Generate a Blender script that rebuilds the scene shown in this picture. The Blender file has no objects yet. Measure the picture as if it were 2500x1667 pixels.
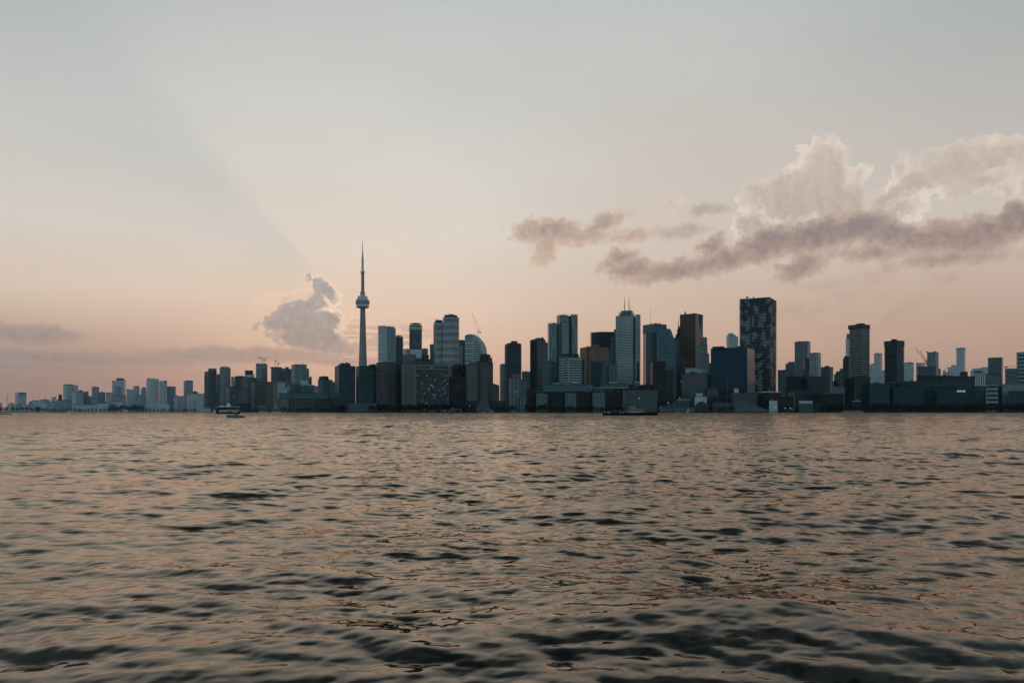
import bpy, bmesh, math, random
import numpy as np
from mathutils import Vector, Matrix
random.seed(7)
R = math.radians
F = 1806.0          # focal length in photo pixels, 26 mm lens on a 36 mm sensor
HZ = 1004.6         # horizon row of the photograph
CAMH = 2.5
GZ = 1.4            # height of the land above the lake
sc = bpy.context.scene
COL = sc.collection

def AX(x, D): return (x-1250.0)/F*D
def AZ(y, D): return CAMH + (HZ-y)/F*D

# ------------------------------------------------------------------ materials
def newmat(name):
    m = bpy.data.materials.new(name); m.use_nodes = True
    nt = m.node_tree; nt.nodes.clear()
    out = nt.nodes.new('ShaderNodeOutputMaterial')
    return m, nt, out
class NT:
    """tiny node-writing helper"""
    def __init__(s, nt): s.nt = nt
    def set(s, sock, v):
        if isinstance(v, bpy.types.NodeSocket): s.nt.links.new(v, sock)
        elif isinstance(v, (tuple, list)):
            if len(v) == 3 and len(sock.default_value) == 4: v = (*v, 1)
            sock.default_value = v
        else: sock.default_value = v
    def math(s, op, a, b=None, c=None, clamp=False):
        n = s.nt.nodes.new('ShaderNodeMath'); n.operation = op; n.use_clamp = clamp
        s.set(n.inputs[0], a)
        if b is not None: s.set(n.inputs[1], b)
        if c is not None: s.set(n.inputs[2], c)
        return n.outputs[0]
    def vmath(s, op, a, b=None, out=0):
        n = s.nt.nodes.new('ShaderNodeVectorMath'); n.operation = op
        s.set(n.inputs[0], a)
        if b is not None: s.set(n.inputs[1], b)
        return n.outputs['Value'] if out == 'v' else n.outputs[0]
    def mix(s, f, a, b):
        n = s.nt.nodes.new('ShaderNodeMix'); n.data_type = 'RGBA'
        s.set(n.inputs[0], f); s.set(n.inputs[6], a); s.set(n.inputs[7], b)
        return n.outputs[2]
    def add(s, a, b):
        n = s.nt.nodes.new('ShaderNodeMix'); n.data_type = 'RGBA'; n.blend_type = 'ADD'
        s.set(n.inputs[0], 1.0); s.set(n.inputs[6], a); s.set(n.inputs[7], b)
        return n.outputs[2]
    def smooth(s, v, a, b, lo=0.0, hi=1.0):
        n = s.nt.nodes.new('ShaderNodeMapRange'); n.interpolation_type = 'SMOOTHSTEP'
        s.set(n.inputs[0], v); s.set(n.inputs[1], a); s.set(n.inputs[2], b); s.set(n.inputs[3], lo); s.set(n.inputs[4], hi)
        return n.outputs[0]
    def sep(s, v):
        n = s.nt.nodes.new('ShaderNodeSeparateXYZ'); s.set(n.inputs[0], v); return n.outputs
    def comb(s, x, y, z=0.0):
        n = s.nt.nodes.new('ShaderNodeCombineXYZ'); s.set(n.inputs[0], x); s.set(n.inputs[1], y); s.set(n.inputs[2], z); return n.outputs[0]
    def noise(s, vec, scale, detail=4, rough=0.5, dist=0.0, col=False, dim='3D'):
        n = s.nt.nodes.new('ShaderNodeTexNoise'); n.noise_dimensions = dim
        s.set(n.inputs['Vector'], vec); n.inputs['Scale'].default_value = scale
        n.inputs['Detail'].default_value = detail; n.inputs['Roughness'].default_value = rough
        n.inputs['Distortion'].default_value = dist
        return n.outputs['Color'] if col else n.outputs['Fac']
    def white(s, vec):
        n = s.nt.nodes.new('ShaderNodeTexWhiteNoise'); n.noise_dimensions = '3D'; s.set(n.inputs['Vector'], vec)
        return n.outputs['Value']
    def ramp(s, f, stops, interp='LINEAR'):
        n = s.nt.nodes.new('ShaderNodeValToRGB'); n.color_ramp.interpolation = interp
        e = n.color_ramp.elements
        while len(e) < len(stops): e.new(0.5)
        for i, (p, c) in enumerate(stops):
            e[i].position = p; e[i].color = (*c, 1)
        s.set(n.inputs[0], f); return n.outputs[0]
    def bsdf(s, out, col, rough=0.6, metal=0.0, spec=0.5, normal=None, emit=None, es=0.0, ior=1.5):
        b = s.nt.nodes.new('ShaderNodeBsdfPrincipled')
        s.set(b.inputs['Base Color'], col); s.set(b.inputs['Roughness'], rough); s.set(b.inputs['Metallic'], metal)
        s.set(b.inputs['Specular IOR Level'], spec); s.set(b.inputs['IOR'], ior)
        if normal is not None: s.set(b.inputs['Normal'], normal)
        if emit is not None: s.set(b.inputs['Emission Color'], emit); s.set(b.inputs['Emission Strength'], es)
        s.nt.links.new(b.outputs[0], out.inputs[0]); return b

def srgb(r, g, b):
    f = lambda c: (c/255/12.92) if c/255 <= 0.04045 else ((c/255+0.055)/1.055)**2.4
    return (f(r), f(g), f(b))

MATS = {}
def facade(key, wall, glass, fw=3.2, fh=3.6, wv=0.25, wh=0.3, var=0.5, lit=0.0, metal=0.35, streak=0.0, litcol=(0.75, 0.85, 0.9), white_pct=0.06, patch=0.0):
    """a facade seen from kilometres away: piers and spandrels round glass, every window its own tone"""
    fw *= 1.3; fh *= 1.25; var = min(1.3, var*1.35)
    m, nt, out = newmat(key); N = NT(nt)
    uv = nt.nodes.new('ShaderNodeUVMap').outputs[0]
    x, y, _ = N.sep(uv)
    su = N.math('DIVIDE', x, fw); sv = N.math('DIVIDE', y, fh)
    fu = N.math('FRACT', su); fv = N.math('FRACT', sv)
    pier = N.math('LESS_THAN', fu, wv); sp = N.math('LESS_THAN', fv, wh)
    wm = N.math('MAXIMUM', pier, sp)
    cell = N.comb(N.math('FLOOR', su), N.math('FLOOR', sv), 0)
    rnd = N.white(cell)
    rnd2 = N.white(N.vmath('ADD', cell, (17.3, 5.1, 2.0)))
    # per-window tone, and a slow variation over whole patches of the glass
    pos = nt.nodes.new('ShaderNodeNewGeometry').outputs['Position']
    big = N.noise(N.vmath('MULTIPLY', pos, (1, 1, 0.45)), 0.03, 3, 0.6)
    tone = N.math('ADD', N.math('MULTIPLY', rnd, var), 1.0-var*0.5, clamp=False)
    tone = N.math('MULTIPLY', tone, N.math('ADD', N.math('MULTIPLY', big, 1.2), 0.4))
    g = N.vmath('MULTIPLY', glass, N.comb(tone, tone, tone))
    blind = N.math('GREATER_THAN', rnd2, 1.0-white_pct)
    g = N.mix(N.math('MULTIPLY', blind, 0.6), g, tuple(min(1, c*0.7+0.03) for c in wall))
    grime = N.noise(N.vmath('MULTIPLY', pos, (1, 1, 0.25)), 0.09, 4, 0.65)
    wt = N.math('ADD', N.math('MULTIPLY', grime, 0.5), 0.75)
    w = N.vmath('MULTIPLY', wall, N.comb(wt, wt, wt))
    if patch > 0:      # fritted white balustrade panels set in drifting patches over the slabs
        pn = N.noise(N.vmath('MULTIPLY', pos, (1.0, 1.0, 0.75)), 0.060, 2, 0.5)
        pm = N.smooth(pn, 0.48, 0.58)
        w = N.mix(pm, tuple(c*0.17 for c in wall), w)
    col = N.mix(wm, g, w)
    rough = N.math('ADD', N.math('MULTIPLY', wm, 0.5), 0.18)
    met = N.math('MULTIPLY', N.math('SUBTRACT', 1.0, wm), metal)
    e = None; es = 0.0
    if lit > 0:
        on = N.math('MULTIPLY', N.math('GREATER_THAN', N.white(N.vmath('ADD', cell, (3.7, 9.2, 4.0))), 1.0-lit), N.math('SUBTRACT', 1.0, wm))
        es = N.math('MULTIPLY', on, N.math('MULTIPLY', rnd, 0.13)); e = litcol
    N.bsdf(out, col, rough, met, 0.3, emit=e, es=es)
    MATS[key] = m
    return m
def plain(key, col, rough=0.7, metal=0.0, var=0.35, scale=0.15, emit=None, es=0.0):
    m, nt, out = newmat(key); N = NT(nt)
    pos = nt.nodes.new('ShaderNodeNewGeometry').outputs['Position']
    n = N.noise(pos, scale, 4, 0.6)
    t = N.math('ADD', N.math('MULTIPLY', n, var*2), 1.0-var)
    N.bsdf(out, N.vmath('MULTIPLY', col, N.comb(t, t, t)), rough, metal, 0.4, emit=emit, es=es)
    MATS[key] = m
    return m
def lamp(key, col, es):
    m, nt, out = newmat(key); N = NT(nt)
    N.bsdf(out, (0.8, 0.8, 0.8), 0.5, emit=col, es=es); MATS[key] = m

# glass and concrete families; the far ones have haze mixed into their colour
facade('teal_glass', (0.035, 0.085, 0.10), (0.006, 0.05, 0.07), 2.6, 3.1, 0.14, 0.18, 0.9, 0.0, 0.5)
facade('teal_side', (0.13, 0.19, 0.205), (0.05, 0.10, 0.12), 3.2, 3.1, 0.3, 0.35, 0.6, 0.0, 0.35)
facade('dark_glass', (0.032, 0.068, 0.082), (0.008, 0.028, 0.038), 3.0, 3.6, 0.15, 0.25, 0.8, 0.004, 0.4)
facade('black_glass', (0.008, 0.017, 0.023), (0.005, 0.010, 0.015), 3.0, 3.8, 0.2, 0.2, 0.7, 0.003, 0.25)
facade('blue_glass', (0.014, 0.042, 0.06), (0.006, 0.038, 0.060), 6.0, 3.9, 0.06, 0.16, 0.35, 0.003, 0.5, white_pct=0.01)
facade('slate', (0.19, 0.26, 0.28), (0.03, 0.06, 0.07), 3.2, 3.3, 0.25, 0.32, 0.7, 0.0, 0.3)
facade('pale_slate', (0.38, 0.46, 0.49), (0.08, 0.14, 0.17), 3.4, 3.4, 0.3, 0.3, 0.6, 0.0, 0.3)
facade('haze_tower', (0.66, 0.74, 0.78), (0.34, 0.45, 0.50), 4.5, 3.6, 0.3, 0.28, 0.6, 0.0, 0.2)  # distance haze put into the wall and glass colours, here and below
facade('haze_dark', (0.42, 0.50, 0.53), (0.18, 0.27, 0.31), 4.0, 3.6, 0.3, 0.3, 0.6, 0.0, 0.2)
facade('fins', (0.62, 0.68, 0.68), (0.14, 0.21, 0.24), 5.2, 3.6, 0.5, 0.1, 0.7, 0.0, 0.2)
facade('fins_pale', (0.78, 0.83, 0.83), (0.26, 0.35, 0.38), 4.2, 3.6, 0.5, 0.18, 0.7, 0.0, 0.2)
facade('white_stripe', (0.72, 0.76, 0.78), (0.03, 0.06, 0.075), 40.0, 4.4, 0.03, 0.5, 0.6, 0.0, 0.3)
facade('white_pale', (0.70, 0.78, 0.80), (0.30, 0.43, 0.48), 3.0, 3.4, 0.12, 0.4, 0.5, 0.0, 0.35)
facade('white_office', (0.62, 0.70, 0.72), (0.05, 0.10, 0.12), 2.8, 4.2, 0.16, 0.44, 0.6, 0.004, 0.3)
facade('bank_stripe', (0.50, 0.58, 0.60), (0.02, 0.05, 0.065), 60.0, 5.6, 0.02, 0.42, 0.5, 0.002, 0.3)
facade('grid_taupe', (0.20, 0.195, 0.185), (0.014, 0.022, 0.028), 4.0, 4.2, 0.3, 0.32, 0.5, 0.0, 0.2)
facade('taupe', (0.175, 0.18, 0.175), (0.03, 0.045, 0.05), 3.2, 3.1, 0.3, 0.45, 0.6, 0.0, 0.25)
facade('hotel', (0.10, 0.13, 0.138), (0.014, 0.032, 0.04), 4.4, 3.5, 0.32, 0.18, 0.9, 0.13, 0.3, litcol=(0.62, 0.85, 0.95), white_pct=0.12)
facade('gold_brown', (0.24, 0.17, 0.125), (0.15, 0.10, 0.075), 3.4, 3.9, 0.4, 0.08, 0.5, 0.003, 0.3)
facade('red_granite', (0.155, 0.085, 0.06), (0.03, 0.022, 0.02), 3.6, 3.9, 0.48, 0.1, 0.5, 0.0, 0.2)
facade('granite_right_face', (0.42, 0.30, 0.23), (0.16, 0.11, 0.09), 3.6, 3.9, 0.5, 0.1, 0.4, 0.0, 0.2)  # right face of the same tower, coloured lighter and tanner
facade('sky_tinted_end', (0.46, 0.37, 0.31), (0.26, 0.20, 0.17), 5.0, 3.9, 0.1, 0.12, 0.3, 0.0, 0.2)  # pink sky reflection put into the end wall's colour
facade('charcoal', (0.045, 0.048, 0.05), (0.018, 0.022, 0.025), 1.8, 3.8, 0.35, 0.2, 0.4, 0.004, 0.25)
facade('brick_apartment', (0.19, 0.19, 0.18), (0.04, 0.055, 0.06), 4.2, 3.0, 0.42, 0.4, 0.7, 0.0, 0.2)
facade('masonry', (0.125, 0.155, 0.152), (0.018, 0.03, 0.035), 6.5, 4.6, 0.42, 0.36, 0.6, 0.0, 0.2)
facade('sea_glass', (0.20, 0.31, 0.32), (0.03, 0.10, 0.11), 6.0, 3.4, 0.16, 0.3, 0.7, 0.003, 0.4)
facade('condo_lines', (0.36, 0.50, 0.53), (0.03, 0.085, 0.10), 7.5, 4.2, 0.14, 0.16, 0.7, 0.0, 0.35)
facade('maze', (0.62, 0.68, 0.70), (0.03, 0.05, 0.06), 5.0, 5.0, 0.36, 0.36, 0.8, 0.0, 0.2, white_pct=0.35)
facade('sail_glass', (0.62, 0.70, 0.74), (0.08, 0.14, 0.17), 50.0, 4.6, 0.02, 0.48, 0.5, 0.0, 0.4)
facade('fold_glass', (0.32, 0.43, 0.46), (0.06, 0.14, 0.16), 2.6, 4.0, 0.22, 0.16, 0.5, 0.002, 0.5)
facade('curve_glass', (0.14, 0.27, 0.30), (0.018, 0.07, 0.085), 4.0, 3.4, 0.2, 0.34, 1.0, 0.004, 0.45, white_pct=0.18)
facade('wave_core', (0.012, 0.022, 0.028), (0.008, 0.017, 0.023), 3.4, 4.6, 0.15, 0.2, 0.9, 0.006, 0.35)
facade('wave_rail', (0.50, 0.62, 0.67), (0.05, 0.08, 0.1), 3.0, 90, 0.1, 1.1, 0.4, 0.0, 0.1, patch=1.0)
facade('band_blue', (0.035, 0.095, 0.125), (0.012, 0.03, 0.042), 60.0, 4.6, 0.02, 0.45, 0.5, 0.0, 0.4)
facade('pale_band', (0.30, 0.42, 0.46), (0.012, 0.03, 0.04), 60.0, 9.5, 0.02, 0.55, 0.5, 0.0, 0.3)
facade('dotted_wall', (0.10, 0.145, 0.155), (0.03, 0.05, 0.06), 5.0, 6.0, 0.72, 0.75, 0.4, 0.0, 0.1)
plain('concrete', (0.20, 0.215, 0.21), 0.8)
facade('works', (0.085, 0.125, 0.135), (0.035, 0.06, 0.07), 5, 4.5, 0.5, 0.5, 0.8, 0.0, 0.2)
plain('concrete_dark', (0.06, 0.08, 0.085), 0.8)
plain('white_panel', (0.62, 0.68, 0.70), 0.5, var=0.15)
plain('pale_roof', (0.55, 0.66, 0.68), 0.6, var=0.2)
plain('roof_dark', (0.028, 0.038, 0.043), 0.8)
plain('roof_mid', (0.16, 0.18, 0.19), 0.8)
plain('penthouse_grey', (0.15, 0.185, 0.195), 0.7)
plain('penthouse_brown', (0.12, 0.085, 0.07), 0.7)
plain('steel_dark', (0.07, 0.07, 0.07), 0.5, 0.3)
plain('steel_red', (0.22, 0.10, 0.075), 0.5, 0.1)
plain('steel_pale', (0.45, 0.46, 0.45), 0.5, 0.1)
plain('slab_pale', (0.50, 0.54, 0.55), 0.7, var=0.25, scale=0.06)
plain('slab_dark', (0.085, 0.13, 0.145), 0.7, var=0.3, scale=0.06)
plain('slab_tan', (0.42, 0.37, 0.32), 0.7, var=0.25, scale=0.06)
plain('tower_concrete', (0.33, 0.34, 0.33), 0.8, var=0.16, scale=0.03)
plain('pod_white', (0.78, 0.80, 0.80), 0.45, var=0.06)
plain('pod_ring', (0.50, 0.52, 0.52), 0.5, var=0.1)
plain('pod_glass', (0.03, 0.035, 0.04), 0.15, 0.3)
plain('hull_black', (0.012, 0.012, 0.014), 0.35, var=0.1)
plain('hull_navy', (0.02, 0.045, 0.06), 0.4, var=0.1)
plain('boat_white', (0.72, 0.74, 0.76), 0.35, var=0.08)
plain('boat_grey', (0.20, 0.24, 0.26), 0.5, var=0.1)
plain('boat_red', (0.10, 0.018, 0.018), 0.5, var=0.1)
plain('funnel_brown', (0.12, 0.07, 0.05), 0.6, var=0.2)
plain('canvas_dark', (0.008, 0.009, 0.012), 0.8, var=0.1)
plain('sail_cloth', (0.62, 0.60, 0.57), 0.7, var=0.08)
plain('skin', (0.35, 0.22, 0.16), 0.6, var=0.05)
plain('cloth_dark', (0.02, 0.02, 0.025), 0.8, var=0.1)
plain('bark', (0.05, 0.04, 0.03), 0.9)
plain('land', (0.03, 0.034, 0.03), 0.95)
plain('quay_stone', (0.022, 0.023, 0.022), 0.9, scale=0.5)
lamp('lamp_white', (1.0, 0.97, 0.9), 1.1)
lamp('lamp_warm', (1.0, 0.55, 0.25), 1.0)
lamp('lamp_red', (1.0, 0.12, 0.08), 0.8)
def leafmat(key, c):
    m, nt, out = newmat(key); N = NT(nt)
    pos = nt.nodes.new('ShaderNodeNewGeometry').outputs['Position']
    n = N.noise(pos, 0.5, 3, 0.6)
    t = N.math('ADD', N.math('MULTIPLY', n, 1.2), 0.4)
    N.bsdf(out, N.vmath('MULTIPLY', c, N.comb(t, t, t)), 0.7, 0, 0.3); MATS[key] = m
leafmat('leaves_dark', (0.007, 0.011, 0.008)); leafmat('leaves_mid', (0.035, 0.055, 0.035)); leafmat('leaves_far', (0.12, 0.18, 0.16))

# ------------------------------------------------------------------ mesh helpers
class MB:
    def __init__(s): s.v = []; s.f = []; s.uv = []; s.mi = []
    def quad(s, a, b, c, d, uv=None, mi=0):
        i = len(s.v); s.v += [a, b, c, d]; s.f.append((i, i+1, i+2, i+3)); s.uv.append(uv or [(0, 0)]*4); s.mi.append(mi)
    def poly(s, pts, uv=None, mi=0):
        i = len(s.v); s.v += pts; s.f.append(tuple(range(i, i+len(pts)))); s.uv.append(uv or [(0.1, 0.1)]*len(pts)); s.mi.append(mi)
    def prism(s, pts, z0, z1, mi=0, cap=None, bottom=True, tops=None):
        """upright prism over a counter-clockwise footprint; tops = a height for each corner"""
        n = len(pts); u = 0.0
        zt = tops or [z1]*n
        for k in range(n):
            p, q = pts[k], pts[(k+1) % n]; L = math.hypot(q[0]-p[0], q[1]-p[1])
            m = mi[k % len(mi)] if isinstance(mi, (list, tuple)) else mi
            s.quad((*p, z0), (*q, z0), (*q, zt[(k+1) % n]), (*p, zt[k]), [(u, z0), (u+L, z0), (u+L, zt[(k+1) % n]), (u, zt[k])], m)
            u += L
        c = cap if cap is not None else (mi if not isinstance(mi, (list, tuple)) else mi[0])
        s.poly([(p[0], p[1], zt[k]) for k, p in enumerate(pts)], None, c)
        if bottom: s.poly([(p[0], p[1], z0) for p in reversed(pts)], None, c)
    def box(s, x0, x1, y0, y1, z0, z1, mi=0): s.prism([(x0, y0), (x1, y0), (x1, y1), (x0, y1)], z0, z1, mi)
    def tube(s, a, b, ra, rb=None, n=6, mi=0):
        rb = ra if rb is None else rb
        a = Vector(a); b = Vector(b); d = (b-a).normalized()
        e = d.cross(Vector((0, 0, 1)) if abs(d.z) < 0.9 else Vector((1, 0, 0))).normalized(); g = d.cross(e)
        P = [(a+(e*math.cos(t)+g*math.sin(t))*ra, b+(e*math.cos(t)+g*math.sin(t))*rb) for t in [2*math.pi*k/n for k in range(n)]]
        for k in range(n):
            p, q = P[k], P[(k+1) % n]; s.quad(tuple(p[0]), tuple(p[1]), tuple(q[1]), tuple(q[0]), None, mi)
        s.poly([tuple(p[0]) for p in P], None, mi); s.poly([tuple(p[1]) for p in reversed(P)], None, mi)
    def lathe(s, prof, n=32, mi=0, lobe=0.0, cx=0, cy=0):
        rings = []
        for z, r in prof:
            rings.append([(cx+r*(1+lobe*math.cos(3*t))*math.cos(t), cy+r*(1+lobe*math.cos(3*t))*math.sin(t), z) for t in [2*math.pi*k/n for k in range(n)]])
        for i in range(len(rings)-1):
            for k in range(n):
                a, b = rings[i], rings[i+1]
                s.quad(a[k], a[(k+1) % n], b[(k+1) % n], b[k], [(k*2.0, a[k][2]), (k*2.0+2, a[k][2]), (k*2.0+2, b[k][2]), (k*2.0, b[k][2])], mi)
        s.poly(rings[-1], None, mi); s.poly(list(reversed(rings[0])), None, mi)
    def mesh(s, name, mats, smooth=False):
        me = bpy.data.meshes.new(name); me.from_pydata(s.v, [], s.f)
        l = me.uv_layers.new(name='UVMap')
        l.data.foreach_set('uv', [c for f in s.uv for p in f for c in p])
        if isinstance(mats, str): mats = [mats]
        for m in mats: me.materials.append(MATS[m])
        me.polygons.foreach_set('material_index', s.mi)
        if smooth:
            bm = bmesh.new(); bm.from_mesh(me); bmesh.ops.remove_doubles(bm, verts=bm.verts, dist=0.002)
            for f in bm.faces: f.smooth = True
            bm.to_mesh(me); bm.free()
            me.set_sharp_from_angle(angle=R(40))
        me.update(); return me
    def build(s, name, mats, parent=None, smooth=False, loc=None):
        me = s.mesh(name, mats, smooth)
        o = bpy.data.objects.new(name, me); COL.objects.link(o)
        if parent is not None: o.parent = parent
        if loc: o.location = loc
        return o
def tag(o, label=None, cat=None, group=None, kind=None):
    if label: o['label'] = label
    if cat: o['category'] = cat
    if group: o['group'] = group
    if kind: o['kind'] = kind
    return o
def empty(name, loc, label, cat, group=None, rz=0):
    o = bpy.data.objects.new(name, None); COL.objects.link(o); o.location = loc; o.rotation_euler = (0, 0, rz)
    return tag(o, label, cat, group)
def copy_tree(o, parent=None):
    c = o.copy(); COL.objects.link(c); c.parent = parent
    for ch in list(o.children): copy_tree(ch, c)
    return c

# ------------------------------------------------------------------ buildings
def footprint(x0, x1, D, xc=None, depth=None):
    """world footprint (ccw) of a block seen between photo columns x0 and x1 at distance D; xc = column of its near corner"""
    xm = (x0+x1)/2; az = math.atan2(AX(xm, D), D)
    if xc is None:
        w = (x1-x0)/F*D; d = depth or max(min(w, 38), 14)
        c = Vector((AX(xm, D), D))
        ux = Vector((1, 0)); uy = Vector((0, 1))*1.0
        # square to the shoreline; the far side kept in line with the view so that it never shows as a second wall
        k = AX(1, D+d)-AX(0, D+d)
        pts = [(AX(x0, D), D), (AX(x1, D), D), (AX(x1, D)+d*math.tan(az), D+d), (AX(x0, D)+d*math.tan(az), D+d)]
        return pts
    wl = (xc-x0)/F*D; wr = (x1-xc)/F*D
    C = Vector((AX(xc, D), D))
    th = math.atan2(wr, wl)
    th = max(R(8), min(R(82), th))
    vx = Vector((math.cos(az), -math.sin(az))); vy = Vector((math.sin(az), math.cos(az)))
    k = math.cos(az)
    a = wl*k/math.cos(th); b = wr*k/math.sin(th)
    l = C + (-vx*math.cos(th)+vy*math.sin(th))*a
    r = C + (vx*math.sin(th)+vy*math.cos(th))*b
    m = l + r - C
    return [tuple(C), tuple(r), tuple(m), tuple(l)]
def grow(pts, g):
    c = Vector((sum(p[0] for p in pts)/len(pts), sum(p[1] for p in pts)/len(pts)))
    out = []
    for i, p in enumerate(pts):
        a = Vector(pts[i-1]); b = Vector(p); d = Vector(pts[(i+1) % len(pts)])
        e1 = (b-a).normalized(); e2 = (d-b).normalized()
        n1 = Vector((e1.y, -e1.x)); n2 = Vector((e2.y, -e2.x))
        q = (n1+n2); q = q/max(0.35, q.length_squared/2)
        out.append(tuple(b+q*g))
    return out
def rel(pts, o): return [(p[0]-o[0], p[1]-o[1]) for p in pts]

def B(name, label, D, x0, x1, y, mat, xc=None, yb=None, mat2=None, roof='roof_dark', ph=None, phm='penthouse_grey', slabs=None,
      tops=None, depth=None, cat='building', units=2, parapet=1.2, base=None, smooth=False, fin=None):
    """one building. ph = list of (x0, x1, y) roof blocks; slabs = (spacing m, overhang m, material, individual?)"""
    pts = footprint(x0, x1, D, xc, depth)
    org = (sum(p[0] for p in pts)/4, sum(p[1] for p in pts)/4)
    root = empty(name, (org[0], org[1], GZ), label, cat)
    L = rel(pts, org); zt = AZ(y, D)-GZ
    z0 = 0.0
    T = None
    if tops: T = [AZ(t, D)-GZ for t in tops]
    mb = MB()
    mats = [mat, mat2 or mat, roof]
    mi = [0, 1, 1, 0] if xc is not None else [0, 1, 1, 1]
    # pts order with a corner: C, r, m, l -> edge0 right wall, edge1 rear, edge2 rear, edge3 left wall
    if xc is not None: mi = [1, 1, 0, 0]
    mb.prism(L, z0, zt, mi, cap=2, tops=T)
    if slabs and not slabs[3]:
        z = slabs[0]*2
        G = grow(L, slabs[1])
        while z < zt-1:
            mb.prism(G, z, z+0.45, 3); z += slabs[0]
        mats.append(slabs[2])
    body = mb.build('tower_body' if zt > 45 else 'wall', mats, root)
    if slabs and slabs[3]:
        G = grow(L, slabs[1]); s = MB(); s.prism(G, 0, 0.45, 0)
        s.prism(G, 0.45, slabs[0]*0.36, 0, bottom=False)
        me = s.mesh('balcony', slabs[2]); z = slabs[0]*2; 
        zs = []
        while z < zt-1.5: zs.append(z); z += slabs[0]
        for z in zs[-99:]:
            o = bpy.data.objects.new('balcony', me); COL.objects.link(o); o.parent = root; o.location = (0, 0, z)
    if not tops:
        p = MB(); p.prism(grow(L, 0.35), zt-0.2, zt+parapet, 0); p.build('roof_edge', roof, root)
    for q in (ph or []):
        a, b, yy = q[:3]; m = q[3] if len(q) > 3 else phm
        dd = D + 4
        if xc is not None:
            cc = a+(b-a)*(xc-x0)/(x1-x0); fp = footprint(a, b, dd, cc)
        else: fp = footprint(a, b, dd, None, min(20, (depth or 30)*0.6))
        pb = MB(); pb.prism(rel(fp, org), zt-0.5, AZ(yy, dd)-GZ, 0, cap=0); po = pb.build('penthouse', m, root)
    rnd = random.Random(int(x0*13+y))
    if ph: units = min(units, 1)
    for k in range(units):
        t = rnd.uniform(0.15, 0.8); a = x0+(x1-x0)*t; dd = D+rnd.uniform(6, 12); w = rnd.uniform(2.5, 6); h = rnd.uniform(2, 5)
        cx, cy = AX(a, dd)-org[0], dd-org[1]
        u = MB(); u.box(cx-w/2, cx+w/2, cy-2, cy+2, zt-0.3, zt+h, 0); u.build('rooftop_unit', 'roof_mid', root)
    return root, org, zt
def outline(name, label, D, pts, depth, mat, roofm, cat='building', yb=1003.6):
    """a building whose roofline is drawn by photo columns and rows, extruded to its own depth"""
    x0 = pts[0][0]; x1 = pts[-1][0]
    org = (AX((x0+x1)/2, D), D)
    root = empty(name, (org[0], org[1], GZ), label, cat)
    mb = MB(); sk = depth*org[0]/D
    P = [(AX(x, D)-org[0], AZ(y, D)-GZ) for x, y in pts]
    for (a, za), (b, zb) in zip(P[:-1], P[1:]):
        if abs(b-a) > 1e-3:
            mb.quad((a, 0, 0), (b, 0, 0), (b, 0, zb), (a, 0, za), [(a, 0), (b, 0), (b, zb), (a, za)], 0)
            mb.quad((b+sk, depth, 0), (a+sk, depth, 0), (a+sk, depth, za), (b+sk, depth, zb), [(b, 0), (a, 0), (a, za), (b, zb)], 0)
        L = math.hypot(b-a, zb-za)
        mb.quad((a, 0, za), (b, 0, zb), (b+sk, depth, zb), (a+sk, depth, za), [(0, za), (0, za+L), (depth, za+L), (depth, za)], 1)
    a, za = P[0]; mb.quad((a+sk, depth, 0), (a, 0, 0), (a, 0, za), (a+sk, depth, za), [(0, 0), (depth, 0), (depth, za), (0, za)], 0)
    b, zb = P[-1]; mb.quad((b, 0, 0), (b+sk, depth, 0), (b+sk, depth, zb), (b, 0, zb), [(0, 0), (depth, 0), (depth, zb), (0, zb)], 0)
    mb.build('tower_body', [mat, roofm], root)
    return root, org

# tuning values
WATER_RES = (2600, 1100)
W_S = (0.07, 0.115, 0.07, 0.05)
W_B = (0.30, 0.95, 0.009)
W_CHOP = 0.55
W_LEAN = 1.5
W_IOR = 1.60
W_TINT = (1.0, 0.90, 0.785)
HAZE_D = 0.19e-4
HAZE_C = (0.50, 0.78, 0.90)
SKY_GAIN = 1.0
SUN_E = 0.015
EXPO = 0.0
SK = [(200, 160, 142), (207, 169, 151), (215, 184, 165), (219, 198, 181), (218, 209, 199), (211, 208, 202), (201, 202, 198), (190, 194, 193), (104, 113, 118), (50, 59, 65)]
BK = [(150, 190, 206), (138, 180, 198), (102, 132, 146), (58, 68, 74)]

# ------------------------------------------------------------------ the skyline, left to right (photo columns and rows are kept as survey notes)
AT, AB, OT, OB, LB = 'apartment_tower', 'apartment_block', 'office_tower', 'office_building', 'low_building'
# far west, 3 to 3.6 km away, standing in the haze
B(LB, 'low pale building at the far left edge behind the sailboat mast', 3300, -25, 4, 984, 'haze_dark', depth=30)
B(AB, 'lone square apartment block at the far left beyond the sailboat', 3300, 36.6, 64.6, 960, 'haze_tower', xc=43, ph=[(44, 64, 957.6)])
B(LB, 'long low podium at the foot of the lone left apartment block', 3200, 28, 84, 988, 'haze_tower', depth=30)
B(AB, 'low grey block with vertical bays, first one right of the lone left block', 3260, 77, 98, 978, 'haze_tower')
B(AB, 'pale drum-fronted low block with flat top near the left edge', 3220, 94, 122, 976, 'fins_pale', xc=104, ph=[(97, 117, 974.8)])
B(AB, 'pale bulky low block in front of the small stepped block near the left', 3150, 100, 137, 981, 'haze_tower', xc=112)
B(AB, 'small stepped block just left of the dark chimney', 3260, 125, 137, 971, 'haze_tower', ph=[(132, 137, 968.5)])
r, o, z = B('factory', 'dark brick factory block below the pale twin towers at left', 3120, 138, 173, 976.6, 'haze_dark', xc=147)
m = MB(); c = (AX(144.5, 3122)-o[0], 3122-o[1]); m.box(c[0]-4.5, c[0]+4.5, c[1]+2, c[1]+11, z-1, AZ(963, 3122)-GZ); m.build('chimney', 'concrete_dark', r)
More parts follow.
